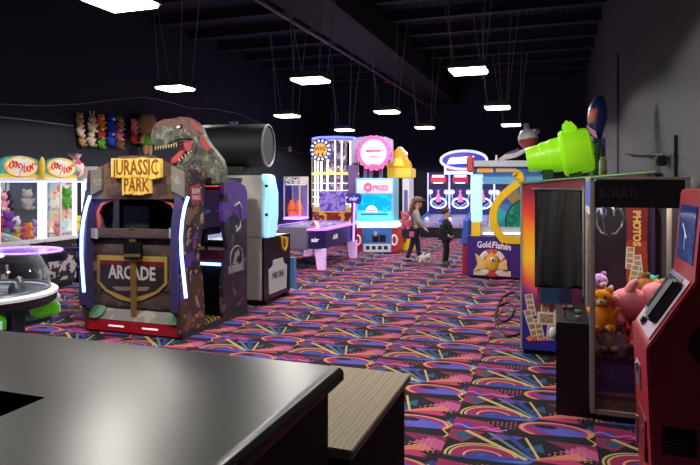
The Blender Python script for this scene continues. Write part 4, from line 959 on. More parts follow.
for a_ in (363.5, 369, 379): pl(rect(a_, 168, a_ + 3, 178), yP + .25, .08, 'sign_leg', M('leg_violet', (110, 80, 140), .4), t)
bk = pl([(351, 163), (393, 163), (393, 140), (386, 137), (372, 135.5), (359, 137), (351, 141)], yP + .22, .05, 'sign_backing', M('backing_lilac', (150, 140, 176), .4, emit=.08), t, bevel=.01)
pl(rect(348, 165, 357, 200), yP + .25, .1, 'backing_leg', M('leg_violet'), t)
c0 = Py(373.5, 153, yP + .10)
g = G(); pts = [(c0.x + (.40 + .022 * math.cos(18 * a_)) * math.cos(a_), c0.z + (.40 + .022 * math.cos(18 * a_)) * math.sin(a_)) for a_ in [2 * PI * i / 108 for i in range(108)]]
sg = g.prism(pts, 'y', yP + .10, yP + .20).obj('round_sign', M('sign_pink', (236, 84, 150), .4, emit=.9, ecol=(240, 84, 150)), t)
G().lathe([(0, 0), (.31, 0), (.31, .012), (0, .02)], c0, 36, (PI/2, 0, 0)).obj('sign_face', M('face_white', (240, 222, 234), .4, emit=.9, ecol=(255, 230, 246)), sg)
G().tube([c0 + Vector((-.19 + .38 * i / 24, -.03, .05 + .04 * math.sin(i * 1.9))) for i in range(25)], .018, 5).obj('sign_script', M('mark_pink'), sg)
G().cb(c0 + Vector((.02, -.03, -.09)), (.24, .012, .035)).obj('sign_underline', M('line_soft', (200, 120, 160), .4, emit=.3), sg)
pl([(368, 164), (379, 164), (373.5, 168)], yP + .07, .02, 'sign_tip', M('mark_pink'), sg)

# yellow machine -------------------------------------------------------------------
yY = 14.15
A = Py(403, 250, yY)
t = thing('yellow_prize_machine', 'yellow machine with flame shaped crest beside the round pink sign', 'arcade machine', (A.x, yY + .35, 0))
m_yel = M('machine_yellow', (240, 194, 36), .4, emit=.15)
b0 = pl(rect(391, 226, 413.5, 253.2), yY, .7, 'base', m_yel, t, bevel=.015)
c0 = Py(401, 238, yY)
G().lathe([(0, 0), (.15, 0), (.13, .03), (0, .05)], c0 + Vector((0, 0, 0)), 14, (PI/2, 0, 0)).obj('red_mascot_disc', layered('fox_red', (196, 70, 40), lambda x, y, z, paint, noise, ramp: paint(noise(9).gt(.55), (150, 40, 36)), rough=.5), b0)
pl(rect(391, 222, 414, 226), yY - .04, .7, 'counter_edge', M('edge_brown', (170, 110, 70), .5), t)
pl(rect(388, 170, 393, 222), yY + .1, .5, 'left_column', m_yel, t)
pl(rect(402.5, 178, 409, 222), yY + .1, .5, 'white_column', M('column_white', (206, 204, 220), .4, emit=.3), t)
pl(rect(404, 190, 407.5, 218), yY + .08, .02, 'column_print', M('print_violet', (120, 100, 170), .5), t)
pl(rect(393, 178, 402.5, 222), yY + .55, .05, 'dark_back', m_blk, t)
pl(rect(387, 168, 410.5, 177.8), yY + .05, .6, 'header', M('header_yellow', (240, 200, 70), .4, emit=.3), t, bevel=.02)
cr = pl([(386, 168), (410, 168), (408.5, 162), (405, 158), (405.5, 153), (402, 150), (399, 146), (395, 150), (390, 152), (387, 158)], yY + .15, .3, 'flame_crest', M('crest_orange', (236, 166, 40), .4, emit=.25), t, bevel=.02)
pl([(393, 166), (404, 166), (402, 160), (400, 156), (398, 159), (395, 157)], yY + .12, .03, 'crest_flame', M('flame_light', (250, 216, 90), .4, emit=.5), cr)

# bowling lanes ----------------------------------------------------------------------
yL = 17.65
def lane(xc, wd, label):
    t = thing('alley_bowler', label, 'arcade machine', (xc, yL + 1.0, 0), 'small bowling alley machines at the back wall')
    def L(g, name, m, par=None, **k):
        o = g.obj(name, m, None, **k); o.parent = par or t; return o
    h = wd / 2 - .01
    L(G().bx(-h, h, -.98, .9, .0, .30), 'base', M('base_blackblue', (12, 12, 22), .5))
    L(G().prism([(-1.0, .30), (-1.0, .44), (.5, .62), (.9, .70), (.9, .30)], 'x', -h, h), 'lane_bed', layered('lane_lilac', (166, 158, 196), lambda x, y, z, paint, noise, ramp: [paint(noise(3).gt(.55), (140, 132, 184)), paint((x.abs() - .22).abs().lt(.012), (110, 100, 190))], rough=.3, emit=.08))
    for s_ in (-1, 1):
        L(G().prism([(-1.0, .44), (-1.0, .52), (.5, .72), (.5, .62)], 'x', s_ * h - (.05 if s_ > 0 else 0), s_ * h + (.05 if s_ < 0 else 0)), 'side_rail', M('rail_blue', (80, 90, 190), .4, emit=.3))
    L(G().ell((-.12, -.75, .53), (.07, .07, .07)), 'ball', M('ball_white', (240, 236, 240), .3, emit=.3))
    L(G().bx(-h, h, .5, .95, .62, 1.95), 'backboard', M('board_blue', (30, 36, 116), .4, emit=.2))
    for s_ in (-1, 1): L(G().bx(s_ * h - .018, s_ * h + .018, .46, .5, .62, 1.95), 'light_edge', M('edge_ice', (200, 214, 255), .4, emit=.7))
    hd = L(G().prism([(-.2, 1.60), (.2, 1.60), (.25, 1.68), (.24, 1.82), (.18, 1.88), (-.18, 1.88), (-.24, 1.82), (-.25, 1.68)], 'y', .44, .5), 'lane_sign', M('sign_crimson', (200, 50, 80), .4, emit=.7), bevel=.01)
    L(G().bx(-.19, .19, .425, .44, 1.80, 1.87), 'sign_cap', m_led, hd)
    L(G().bx(-.15, .15, .425, .44, 1.605, 1.64), 'sign_foot', m_led, hd)
    L(G().bx(-h + .03, h - .03, .485, .499, 1.45, 1.56), 'dark_band', M('band_navy', (24, 22, 64), .4))
    L(G().torus((0, .48, .98), 1, .026, (PI/2, 0, 0), 26, 6, .25, .16), 'target_ring', m_led)
    L(G().tube([(-.28, .48, 1.28), (-.22, .48, 1.02), (0, .47, .86), (.22, .48, 1.02), (.28, .48, 1.28)], .022, 6), 'target_curve', M('curve_ice', (150, 170, 255), .4, emit=.5))
    L(G().lathe([(0, 0), (.09, .02), (.07, .2), (.03, .3), (.05, .36), (0, .42)], (0, .45, 1.0), 12), 'pin', M('pin_pink', (226, 120, 180), .4, emit=.5))
    for s_ in (-1, 1): L(G().ell((s_ * .25, .46, 1.33), (.07, .05, .07)), 'lamp', m_led)
    return t
# row along the back wall
xL0 = Py(438, 200, yL + 1.4).x; dxL = Py(460, 200, yL + 1.4).x - xL0
l0 = lane(xL0, dxL, 'blue lit alley machine, leftmost of the row at the back wall')
for i, nm in enumerate(('blue lit alley machine, second of the row at the back wall', 'blue lit alley machine behind the pale blue glowing column', 'blue lit alley machine seen through the fishing game window')):
    dup(l0, (xL0 + dxL * (i + 1), yL + 1.0, 0), None, nm)
yM = yL + .9
c0 = Py(463.5, 160, yM)
t = thing('oval_marquee', 'glowing oval marquee sign standing above the bowling machines', 'sign', (c0.x, yM + .2, 1.955))
G().torus(c0, 1, .042, (PI/2, 0, 0), 40, 8, .70, .28).obj('neon_oval', M('oval_ice', (200, 206, 255), .4, emit=1.1, ecol=(186, 192, 255), var=0), t)
G().prism([(c0.x + .66 * math.cos(2*PI*i/36), c0.z + .25 * math.sin(2*PI*i/36)) for i in range(36)], 'y', yM + .02, yM + .08).obj('oval_panel', M('panel_indigo', (50, 40, 150), .4, emit=.5), t)
pl([(447, 164), (472, 163), (474, 156), (450, 158)], yM - .02, .03, 'white_banner', M('banner_white', (250, 246, 255), .4, emit=2.2), t)
bx_ = pl(rect(444.5, 163.5, 478, 174), yM + .09, .4, 'sign_box', M('box_navy', (40, 34, 90), .4, emit=.2), t)
pl(rect(446, 165.5, 462, 170), yM + .07, .02, 'magenta_strip', M('strip_magenta', (216, 50, 110), .4, emit=.8), bx_)
pl(rect(444.5, 171, 478, 174.2), yM + .06, .04, 'white_strip', m_led, bx_)
pl(rect(444.3, 164, 446, 174), yM + .06, .03, 'edge_light', m_led, bx_)

# ================================================================ FISHING GAME
yG = 10.45
xg0 = Py(467, 250, yG).x; xg1 = xg0 + 1.35
t = thing('fishing_wheel_game', 'purple fishing game with yellow curved frame around a coloured wheel', 'arcade machine', ((xg0 + xg1) / 2, 11.1, 0))
m_pur = M('fish_purple', (66, 36, 124), .4, emit=.05)
zq = Py(467, 236, yG).z
bs = G().bx(xg0, xg1, yG, 11.75, .03, zq).obj('base', m_pur, t, bevel=.01)
G().bx(xg0 + .04, xg1 - .04, yG + .04, 11.7, 0, .03).obj('plinth', m_blk, t)
c0 = Py(492, 263, yG)
def ring_stripes(x, y, z, paint, noise, ramp): paint((x.abs() - z.abs()).abs().gt(.10), (214, 70, 60))
rg = G().torus((0, 0, 0), .19, .05, (PI/2, 0, 0), 28, 8).obj('life_ring', layered('ring_stripes', (240, 228, 220), ring_stripes, rough=.4), None); rg.parent = bs; rg.location = c0 - t.location + Vector((0, -.005, 0)); rg.scale = (1, .3, 1)
G().cb(c0 + Vector((0, .02, -.17)), (.62, .06, .09)).obj('pale_banner', M('banner_pale', (226, 200, 190), .5), bs)
fb = G().ell(c0 + Vector((.0, -.02, .0)), (.12, .05, .15)).obj('goldfish_body', M('fish_orange', (244, 176, 60), .5), bs)
G().prism([(c0.x - .10, c0.z + .03), (c0.x - .28, c0.z + .16), (c0.x - .24, c0.z - .02), (c0.x - .30, c0.z - .14), (c0.x - .1, c0.z - .08)], 'y', yG - .03, yG - .005).obj('goldfish_tail', M('fin_gold', (248, 206, 120), .5), bs)
G().prism([(c0.x + .10, c0.z + .0), (c0.x + .24, c0.z + .08), (c0.x + .26, c0.z - .10), (c0.x + .1, c0.z - .10)], 'y', yG - .035, yG - .01).obj('goldfish_fin', M('fin_gold'), bs)
G().prism([(c0.x - .05, c0.z + .12), (c0.x - .02, c0.z + .20), (c0.x + .08, c0.z + .12)], 'y', yG - .04, yG - .01).obj('goldfish_crest', M('fish_orange'), bs)
G().ell(c0 + Vector((.02, -.065, .06)), (.045, .02, .045)).obj('goldfish_eye', M('rail_white'), fb)
G().ell(c0 + Vector((.025, -.083, .06)), (.018, .012, .018)).obj('pupil', M('box_black'), fb)
for w_, px_, wd in (('Gold', 484, .23), ('Fishin', 501.5, .31)):
    q = Py(px_, 246.5 if px_ < 490 else 248, yG)
    G().text(w_, .15, TF((q.x, yG - .006, q.z + .03), PI/2, 0, -.05 if px_ < 490 else .12), .004, .004, wd).obj('script_lettering', M('letter_cream', (236, 220, 226), .4, emit=.15), bs)
# lit corner column, yellow foot
def slab(a, b, c, d, y, dp_, nm, m, par=t, **k): return pl(rect(a, b, c, d), y, dp_, nm, m, par, **k)
slab(471, 173, 481.5, 222, yG + .02, .16, 'lit_column', M('column_ice', (190, 244, 250), .4, emit=.85, ecol=(150, 225, 250)), bevel=.015)
slab(471.5, 222, 480, 236, yG + .04, .14, 'yellow_foot', M('machine_yellow'))
# wheel
c0 = Py(530, 222, 11.1); xr = xg1
def wheelp(x, y, z, paint, noise, ramp):
    nt = x.nt; an = x.op('ARCTAN2', z)
    k = ((an + 9.0) * (16 / (2 * PI))).frac(); j = ((an + 9.0) * (16 / (4 * PI))).frac(); j4 = ((an + 9.0) * (16 / (8 * PI))).frac()
    paint(j.gt(.5), (210, 170, 120)); paint(j4.gt(.75), (60, 180, 190)); paint(j4.lt(.25), (90, 130, 200))
    r = (x.sq() + z.sq()).sqrt(); paint(r.gt(.69), (230, 226, 200)); paint(r.lt(.43), (16, 40, 40)); paint(r.lt(.41), (30, 140, 110)); paint(noise(14, 2).gt(.55) * r.lt(.39), (50, 186, 150)); paint(r.lt(.12), (240, 200, 60))
wh = G().lathe([(0, 0), (.72, 0), (.72, .05), (0, .05)], (0, 0, 0), 48, (PI/2, 0, 0)).obj('prize_wheel', layered('wheel_sectors', (70, 160, 190), wheelp, rough=.35, emit=.15), None)
wh.parent = t; wh.location = Vector((c0.x, 11.15, c0.z)) - t.location
G().ell((c0.x, 11.07, c0.z), (.06, .04, .06)).obj('wheel_hub', M('machine_yellow'), wh).location = -Vector((c0.x, 11.15, c0.z)) + t.location + wh.location - wh.location
# deck, back, roof
G().bx(xg0 + .1, xg1, yG + .25, 11.75, zq + .001, zq + .05).obj('coin_deck', M('deck_ice', (130, 150, 166), .3), t)
G().bx(xg0 + .2, xg1, yG + .16, yG + .2, zq + .001, zq + .16).obj('deck_rail', M('rail_pale', (190, 194, 204), .4), t, bevel=.01)
slab(483, 232.5, 545, 234.5, yG + .08, .03, 'lower_rail_light', m_led)
slab(466.5, 160.5, 541, 166.5, yG - .1, 1.5, 'roof_beam', M('roof_silver', (196, 200, 210), .4))
fs = slab(473, 166.7, 541, 174, yG - .02, .05, 'fascia', M('fascia_blue', (50, 84, 150), .4, emit=.2))
slab(477, 168, 493, 172.5, yG - .03, .01, 'orange_print', M('print_orange', (224, 150, 70), .5, emit=.25), fs)
slab(496, 168, 516, 172, yG - .03, .01, 'tan_print', M('print_tan', (190, 160, 120), .5, emit=.2), fs)
slab(466.5, 156, 473.5, 172.5, yG - .12, .12, 'red_end_cap', M('cap_red', (190, 76, 70), .4, emit=.15), bevel=.02)
slab(483, 174, 545, 184, yG + .06, .04, 'sky_panel', M('panel_sky', (90, 150, 200), .4, emit=.3))
p = [Py(a_, b_, yG - .03) for a_, b_ in ((514, 172), (519.5, 175), (520.5, 179), (517, 184), (510, 189), (502, 196), (496, 204), (493, 213), (493.5, 223), (497, 232), (503, 239.5), (512, 240.5), (530, 240.5), (545, 240.5))]
q = []
for i in range(len(p) - 1):
    for k_ in range(3): q.append(p[i].lerp(p[i+1], k_ / 3))
q.append(p[-1]); out_, inn = [], []
for i, v_ in enumerate(q):
    d_ = (q[min(i+1, len(q)-1)] - q[max(i-1, 0)]).normalized(); nrm = Vector((d_.z, 0, -d_.x)); hw = .062
    out_.append(v_ + nrm * hw); inn.append(v_ - nrm * hw)
G_ = G()
F4 = [[G_.bm.verts.new(v_ + Vector((0, dy, 0))) for v_ in L_] for dy in (0, .09) for L_ in (out_, inn)]
n_ = len(q)
for i in range(n_ - 1):
    for a_, b_ in ((0, 1), (1, 3), (3, 2), (2, 0)): G_._f([F4[a_][i], F4[a_][i+1], F4[b_][i+1], F4[b_][i]])
G_._f([F4[k_][0] for k_ in (0, 1, 3, 2)]); G_._f([F4[k_][-1] for k_ in (0, 2, 3, 1)])
bmesh.ops.recalc_face_normals(G_.bm, faces=G_.bm.faces[:])
G_.obj('yellow_frame', M('frame_yellow', (244, 196, 24), .35, emit=.04), t, bevel=.012)  # painted frame with a faint glow in its material
# left control front
xf = xg0
G().prism([(xf - .16, .55), (xf - .02, .55), (xf - .02, .98), (xf - .10, .95)], 'y', 10.75, 11.4).obj('control_panel', M('panel_blue', (54, 84, 170), .4, emit=.2), t, bevel=.01)
G().bx(xf - .13, xf - .005, 10.8, 11.35, .0, .54).obj('ticket_box', M('box_red', (170, 30, 48), .4), t, bevel=.01)
# rod and bobber on the roof
zr_ = Py(505, 160, 11).z
G().tube([Py(500, 161, 11), Py(506, 157, 11), Py(516, 155, 11), Py(526, 150, 11.0), Py(533, 146, 11.0)], [.05, .05, .045, .035, .03], 8).obj('fishing_rod', M('rod_white', (216, 210, 216), .4), t)
G().tube([Py(496, 162, 11.02), Py(507, 154, 11.02), Py(519, 149, 11.02)], .02, 6).obj('rod_handle', M('rod_violet', (120, 90, 140), .4), t)
c0 = Py(528, 139, 11.0)
bo = G().lathe([(.0, -.17), (.10, -.15), (.165, -.06), (.17, .0)], c0, 20, (0, -.12, 0)).obj('bobber_red', M('bobber_red', (150, 60, 58), .4), t)
G().lathe([(.171, .0), (.165, .06), (.11, .15), (.05, .18), (.045, .27), (0, .28)], c0, 20, (0, -.12, 0)).obj('bobber_white', M('bobber_white', (196, 196, 200), .4), bo)
c1 = Py(537, 131, 11.2)
G().ell(c1, (.06, .06, .05)).cyl(c1, c1 + Vector((-.06, -.1, -.12)), .012).obj('ball_lamp', M('ball_grey', (130, 130, 140), .4), t)
G().cyl(Py(496.5, 161, 10.8), Py(496.5, 155, 10.8), .03, .015).obj('roof_pin', M('rail_white'), t)

# cord on carpet
pts = [Py(a_, b_, 5.95) for a_, b_ in ((523, 318),)]
def gp(px_, py_):
    D = FOC * (EYE - .012) / (py_ - 182); Xc = (px_ - 350) / FOC * D
    return Vector((Xc * CT - D * ST, Xc * ST + D * CT, .012))
c_ = [gp(a_, b_) for a_, b_ in ((520, 333), (510, 336), (500, 330), (495, 318), (498, 307), (508, 303), (514, 309), (509, 319), (501, 321), (497, 311), (503, 297), (514, 293), (519, 300))]
q = []
for i in range(len(c_) - 1):
    a0, a1, a2, a3 = c_[max(i-1, 0)], c_[i], c_[i+1], c_[min(i+2, len(c_)-1)]
    for k_ in range(5):
        u = k_ / 5; q.append(.5 * ((2*a1) + (a2-a0)*u + (2*a0-5*a1+4*a2-a3)*u*u + (3*a1-a0-3*a2+a3)*u**3))
tag(G().tube(q, .012, 6).obj('power_cord', M('cord_black', (16, 16, 18), .5), None, loc=q[0]), 'black power cord looped loosely on the carpet beside the photo booth', 'cord')

# ================================================================ PHOTO BOOTH
yB = 5.98
xb0, xb1 = -.312, .84
t = thing('photo_booth', 'photo booth with flaming print, black curtain and fanned photo strips', 'photo booth', ((xb0 + xb1) / 2, 6.6, 0))
def flame(x, y, z, paint, noise, ramp):
    ray = (z * 1.0 + x * .55 + noise(3, 2) * .12); st = (x * 26 + z * 9 + noise(5, 2) * 2).sin()
    col = ramp((z + st * .02 + (x + .58) * .35) * (1 / 1.7), [(.0, (30, 30, 96)), (.20, (40, 36, 140)), (.34, (92, 44, 140)), (.43, (230, 90, 60)), (.56, (250, 190, 50)), (.68, (240, 150, 40)), (.80, (226, 70, 50)), (.95, (130, 40, 60))])
    one = x.gt(-99); paint(one, col)
    paint((x + noise(3) * .12).gt(-.36) * (z - x * .3).gt(.50), (120, 44, 60)); paint((x).gt(-.02), (22, 18, 30))
    paint((x + noise(4) * .04).gt(.36) * (x + noise(4) * .04).lt(.54), (120, 28, 36)); paint((x + noise(4) * .04).gt(.36) * (x + noise(4) * .04).lt(.54) * (z + noise(5) * .2).lt(1.2), (150, 56, 36)); paint((x).gt(.54), (50, 26, 70))
zR = Py(523, 184, yB).z
zR2 = Py(648, 173, yB).z
G().prism([(xb0, .05), (xb1, .05), (xb1, zR2), (xb0, zR)], 'y', yB, yB + .05).obj('print_panel', layered('flame_print', (60, 40, 120), flame, rough=.4, emit=.24), t)  # print is given a glow of its own to look more vivid
pnl = t.children[-1]
G().bx(xb0, xb0 + .05, yB + .05, 7.2, .05, zR).obj('end_panel', M('booth_dark', (30, 26, 40), .5), t)
G().bx(xb0 + .05, xb1, 7.15, 7.2, .05, zR).obj('rear_panel', M('booth_dark'), t)
G().bx(xb0 + .02, xb1 - .02, yB + .03, 7.18, 0, .05).obj('plinth', m_blk, t)
G().prism([(xb0 - .03, zR + .004), (xb1 + .02, zR2 + .004), (xb1 + .02, zR2 + .022), (xb0 - .03, zR + .022)], 'y', yB - .02, 7.2).obj('roof', M('roof_green', (70, 120, 60), .4), t)
G().prism([(xb0 - .03, zR + .008), (xb1 - .0, zR2 + .008), (xb1 - .0, zR2 + .018), (xb0 - .03, zR + .018)], 'y', yB - .032, yB - .021).obj('glow_tinted_edge', M('green_edge', (130, 200, 130), .4), t)  # green glow along the roof edge put into a pale colour, emits nothing
ed = Py(522.8, 200, yB - .01)
G().bx(xb0 - .012, xb0 + .006, yB - .012, yB + .02, .05, zR).obj('edge_strip', m_chrome, t)
# curtain
g = G(); zt_, zb_ = Py(558, 190, yB).z, Py(558, 286, yB).z
x0_, x1_ = Py(537, 200, yB).x, Py(581, 200, yB).x
n_ = 60; va = []
for k_ in range(9):
    v_ = k_ / 8; row = []
    for i in range(n_ + 1):
        u = i / n_; row.append(g.bm.verts.new((x0_ + (x1_ - x0_) * u + .012 * math.sin(v_ * 5 + u * 4), yB - .05 + .008 * math.sin(u * 21 + v_ * 2.4 + math.sin(u * 7)) * (.3 + .7 * v_) + .012 * math.sin(u * 9 + 3 * v_), zt_ + (zb_ - zt_) * v_ + (.02 * math.sin(u * 9) if k_ == 8 else 0))))
    va.append(row)
for a_, b_ in zip(va, va[1:]):
    for i in range(n_): g._f([a_[i], a_[i+1], b_[i+1], b_[i]])
bmesh.ops.solidify(g.bm, geom=g.bm.faces[:], thickness=.004)
g.obj('curtain', M('curtain_black', (20, 20, 23), .5), t, smooth=80)
rd = G().cyl((x0_ - .05, yB - .05, zt_ + .01), (x1_ + .03, yB - .05, zt_ + .01), .012).obj('curtain_rod', m_sil, t)
for i in range(7): G().torus((x0_ + (x1_ - x0_) * (i + .5) / 7, yB - .05, zt_ + .006), .016, .003, (0, PI/2, 0), 12, 5).obj('curtain_ring', m_sil, rd)
G().bx(x0_ - .02, x1_ + .02, yB - .004, yB - .001, zb_ - .02, zt_ + .02).obj('doorway', M('doorway_black', (8, 8, 10), .7), t)
ps = [Py(a_, b_, yB) for a_, b_ in ((541, 287), (579, 288), (586, 302), (540, 302))]
G().prism([(p_.x, p_.z) for p_ in ps], 'y', yB - .06, yB - .0045).obj('seat_ledge', layered('ledge_gradient', (36, 40, 70), lambda x, y, z, paint, noise, ramp: [paint((x + noise(6) * .2).lt(-.12), (34, 66, 104)), paint(((x + .06) / .08 + noise(5) * .5).sq().lt(.3), (96, 40, 70))], rough=.4), t)
# fanned photo strips
def strip(px_, py_, w_, h_, r_, i):
    c0 = Py(px_, py_, yB - .004 - i * .0015)
    s_ = G().cb((0, 0, 0), (w_, .0012, h_)).obj('photo_strip', M('paper_cream', (240, 228, 200), .6), None); s_.parent = pnl
    s_.location = c0 - t.location; s_.rotation_euler = (0, r_, 0)
    n_ = 4 if h_ > .15 and w_ < .12 else 1
    for k_ in range(n_):
        o = G().cb((0, -.0012, h_ * (-.5 + (k_ + .5) / n_)), (w_ * .7, .0012, h_ / n_ * .7)).obj('photo', layered('photo_print%d_%d' % (i, k_), (176, 146, 122), lambda x, y, z, paint, noise, ramp: [paint(noise(70).gt(.54), (206, 168, 130)), paint(noise(50).lt(.4), (96, 74, 66))], rough=.4), None); o.parent = s_
strip(530.5, 305, .075, .21, -.18, 0); strip(545, 308, .075, .18, .02, 1); strip(559, 309.5, .08, .19, .22, 2); strip(531, 323, .07, .26, -.3, 3); strip(539, 329, .07, .2, -.2, 4); strip(551, 331, .075, .17, .1, 5); strip(560, 328, .07, .2, -.1, 6); strip(546.5, 318.5, .17, .12, .0, 7)
for pts, nm, m in (([(526, 338.5), (530, 335.5), (530, 337.3), (549, 337.3), (549, 340.5), (530, 340.5), (530, 342)], 'orange_arrow', M('arrow_orange', (240, 120, 40), .5, emit=.15)),):
    pl(pts, yB - .006, .005, nm, m, pnl)
for i in range(6): pl(rect(532.5 + i * 2.6, 338.2, 534.2 + i * 2.6, 339.8), yB - .008, .002, 'arrow_letter', M('letter_brown', (120, 50, 30), .5), pnl)
pl([(561, 316), (575, 313), (575.5, 317), (562, 320)], yB - .006, .005, 'white_script', M('script_pale', (200, 200, 220), .5), pnl)
# side sign seen through the glass cabinet
for i, ch in enumerate('PHOTOS'):
    q = Py(636.5, 213 + i * 6.2, yB)
    G().text(ch, .085, TF((q.x, yB - .006, q.z), PI/2, 0, PI/2), .003, .004).obj('sign_letter', M('letter_yellow', (226, 190, 100), .5, emit=.1), pnl)
for i, (a_, b_, r_) in enumerate(((630, 258, .05), (638, 266, -.1), (634, 276, .15))): strip(a_, b_, .07, .2, r_, 10 + i)
for i in (0, 1): pl(rect(582.2 , 186, 583.8, 300), yB - .03, .03, 'white_post', m_chrome, t) if i == 0 else None

# ================================================================ GREEN BLASTER + RIBBED POST
m_lime = M('lime_plastic', (156, 232, 30), .35, emit=.26, ecol=(156, 232, 30), var=.04)
yZ = 6.3
zroof = lambda x: zR + (zR2 - zR) * (x - xb0) / (xb1 - xb0) + .022
p0, p1 = Py(527, 160, yZ), Py(592, 149, yZ)
t = thing('toy_blaster', 'giant lime green toy blaster barrel lying on the photo booth roof', 'toy blaster', ((p0.x + p1.x) / 2, yZ, zroof((p0.x + p1.x) / 2)))
d_ = (p1 - p0); L_ = d_.length; s_ = L_ / 66.0
T_ = Matrix.Translation(p0) @ d_.to_track_quat('Z', 'Y').to_matrix().to_4x4() @ Matrix.Rotation(PI/10, 4, 'Z')
br = G().ring([(0, 0), (12.2*s_, 0), (13*s_, 1*s_), (14.3*s_, 14*s_), (15.8*s_, 15*s_), (16.6*s_, 24*s_), (17.6*s_, 25*s_), (18.4*s_, 35*s_), (0, 35*s_)], T_, 20).obj('barrel', m_lime, t, bevel=.004)
rg = G().ring([(0, 35*s_), (21*s_, 35*s_), (25*s_, 37*s_), (23.4*s_, 63*s_), (20*s_, 66*s_), (0, 66*s_)], T_, 10).obj('collar', m_lime, t, bevel=.012)
pt = [Py(a_, b_, yZ) for a_, b_ in ((561.5, 131), (562.5, 122.5), (569, 120.5), (573, 124), (578, 129), (578, 134))]
G().prism([(q_.x, q_.z) for q_ in pt], 'y', yZ - .09, yZ + .09).obj('sight', m_lime, t, bevel=.02)
c0 = p0.lerp(p1, .33)
G().bx(c0.x - .05, c0.x + .05, yZ - .07, yZ + .07, zroof(c0.x) + .0, c0.z - .12).obj('foot', M('foot_green', (30, 60, 26), .5), t)
c0 = p0.lerp(p1, .75)
G().bx(c0.x - .06, c0.x + .06, yZ - .08, yZ + .08, zroof(c0.x) + .0, c0.z - .16).obj('foot', M('foot_green'), t)
# ribbed post with hooded finial
yW = 6.75
c0 = Py(596, 178, yW); zb_ = zroof(c0.x); ztop = Py(596, 139, yW).z
t = thing('ribbed_post', 'green ribbed post carrying a dark blue hooded finial beside the right wall', 'ornament', (c0.x, yW, zb_))
g = [(.05, zb_)]
n_ = 12
for i in range(n_):
    a_ = zb_ + (ztop - zb_) * i / n_; h_ = (ztop - zb_) / n_
    g += [(.058, a_ + h_ * .1), (.058, a_ + h_ * .6), (.042, a_ + h_ * .75), (.042, a_ + h_ * .95)]
G().lathe(g, (c0.x, yW, 0), 18).obj('ribbed_tube', M('rib_green', (86, 130, 70), .4), t)
G().bx(c0.x + .05, c0.x + .09, yW - .03, yW + .05, zb_, ztop).obj('blue_back_rail', M('rail_deepblue', (44, 40, 120), .4), t)
c1 = Py(597, 120, yW)
hd = G().lathe([(0, -.26), (.06, -.24), (.075, -.1), (.10, .02), (.095, .12), (.05, .23), (0, .27)], c1, 16, (0, .1, 0)).obj('hood', M('hood_navy', (34, 30, 92), .35), t)
G().ell(c1 + Vector((-.045, -.06, .04)), (.05, .045, .085), (0, .1, 0)).obj('face_panel', M('panel_salmon', (220, 120, 110), .4), hd)
G().prism([(c1.x - .11, c1.z - .06), (c1.x - .02, c1.z - .12), (c1.x + .0, c1.z - .20), (c1.x - .05, c1.z - .16)], 'y', yW - .10, yW - .05).obj('pink_chevron', M('chevron_pink', (230, 150, 200), .4), hd)
c2 = Py(591, 140, yW - .05); G().ell(c2, (.035, .035, .035)).obj('white_knob', M('rail_white'), t)
c3 = Py(603, 168, yW - .1)
t = thing('white_canister', 'small white canister on the booth roof beside the ribbed post', 'canister', (c3.x, yW - .1, zroof(c3.x)))
z3 = zroof(c3.x)
G().lathe([(0, z3), (.04, z3), (.04, z3 + .14), (.03, z3 + .17), (0, z3 + .17)], (c3.x, yW - .1, 0), 16).obj('can_body', M('can_white', (190, 186, 180), .5), t)
G().lathe([(0, z3 + .171), (.026, z3 + .171), (.026, z3 + .19), (0, z3 + .19)], (c3.x, yW - .1, 0), 12).obj('cap', M('rail_white'), t)
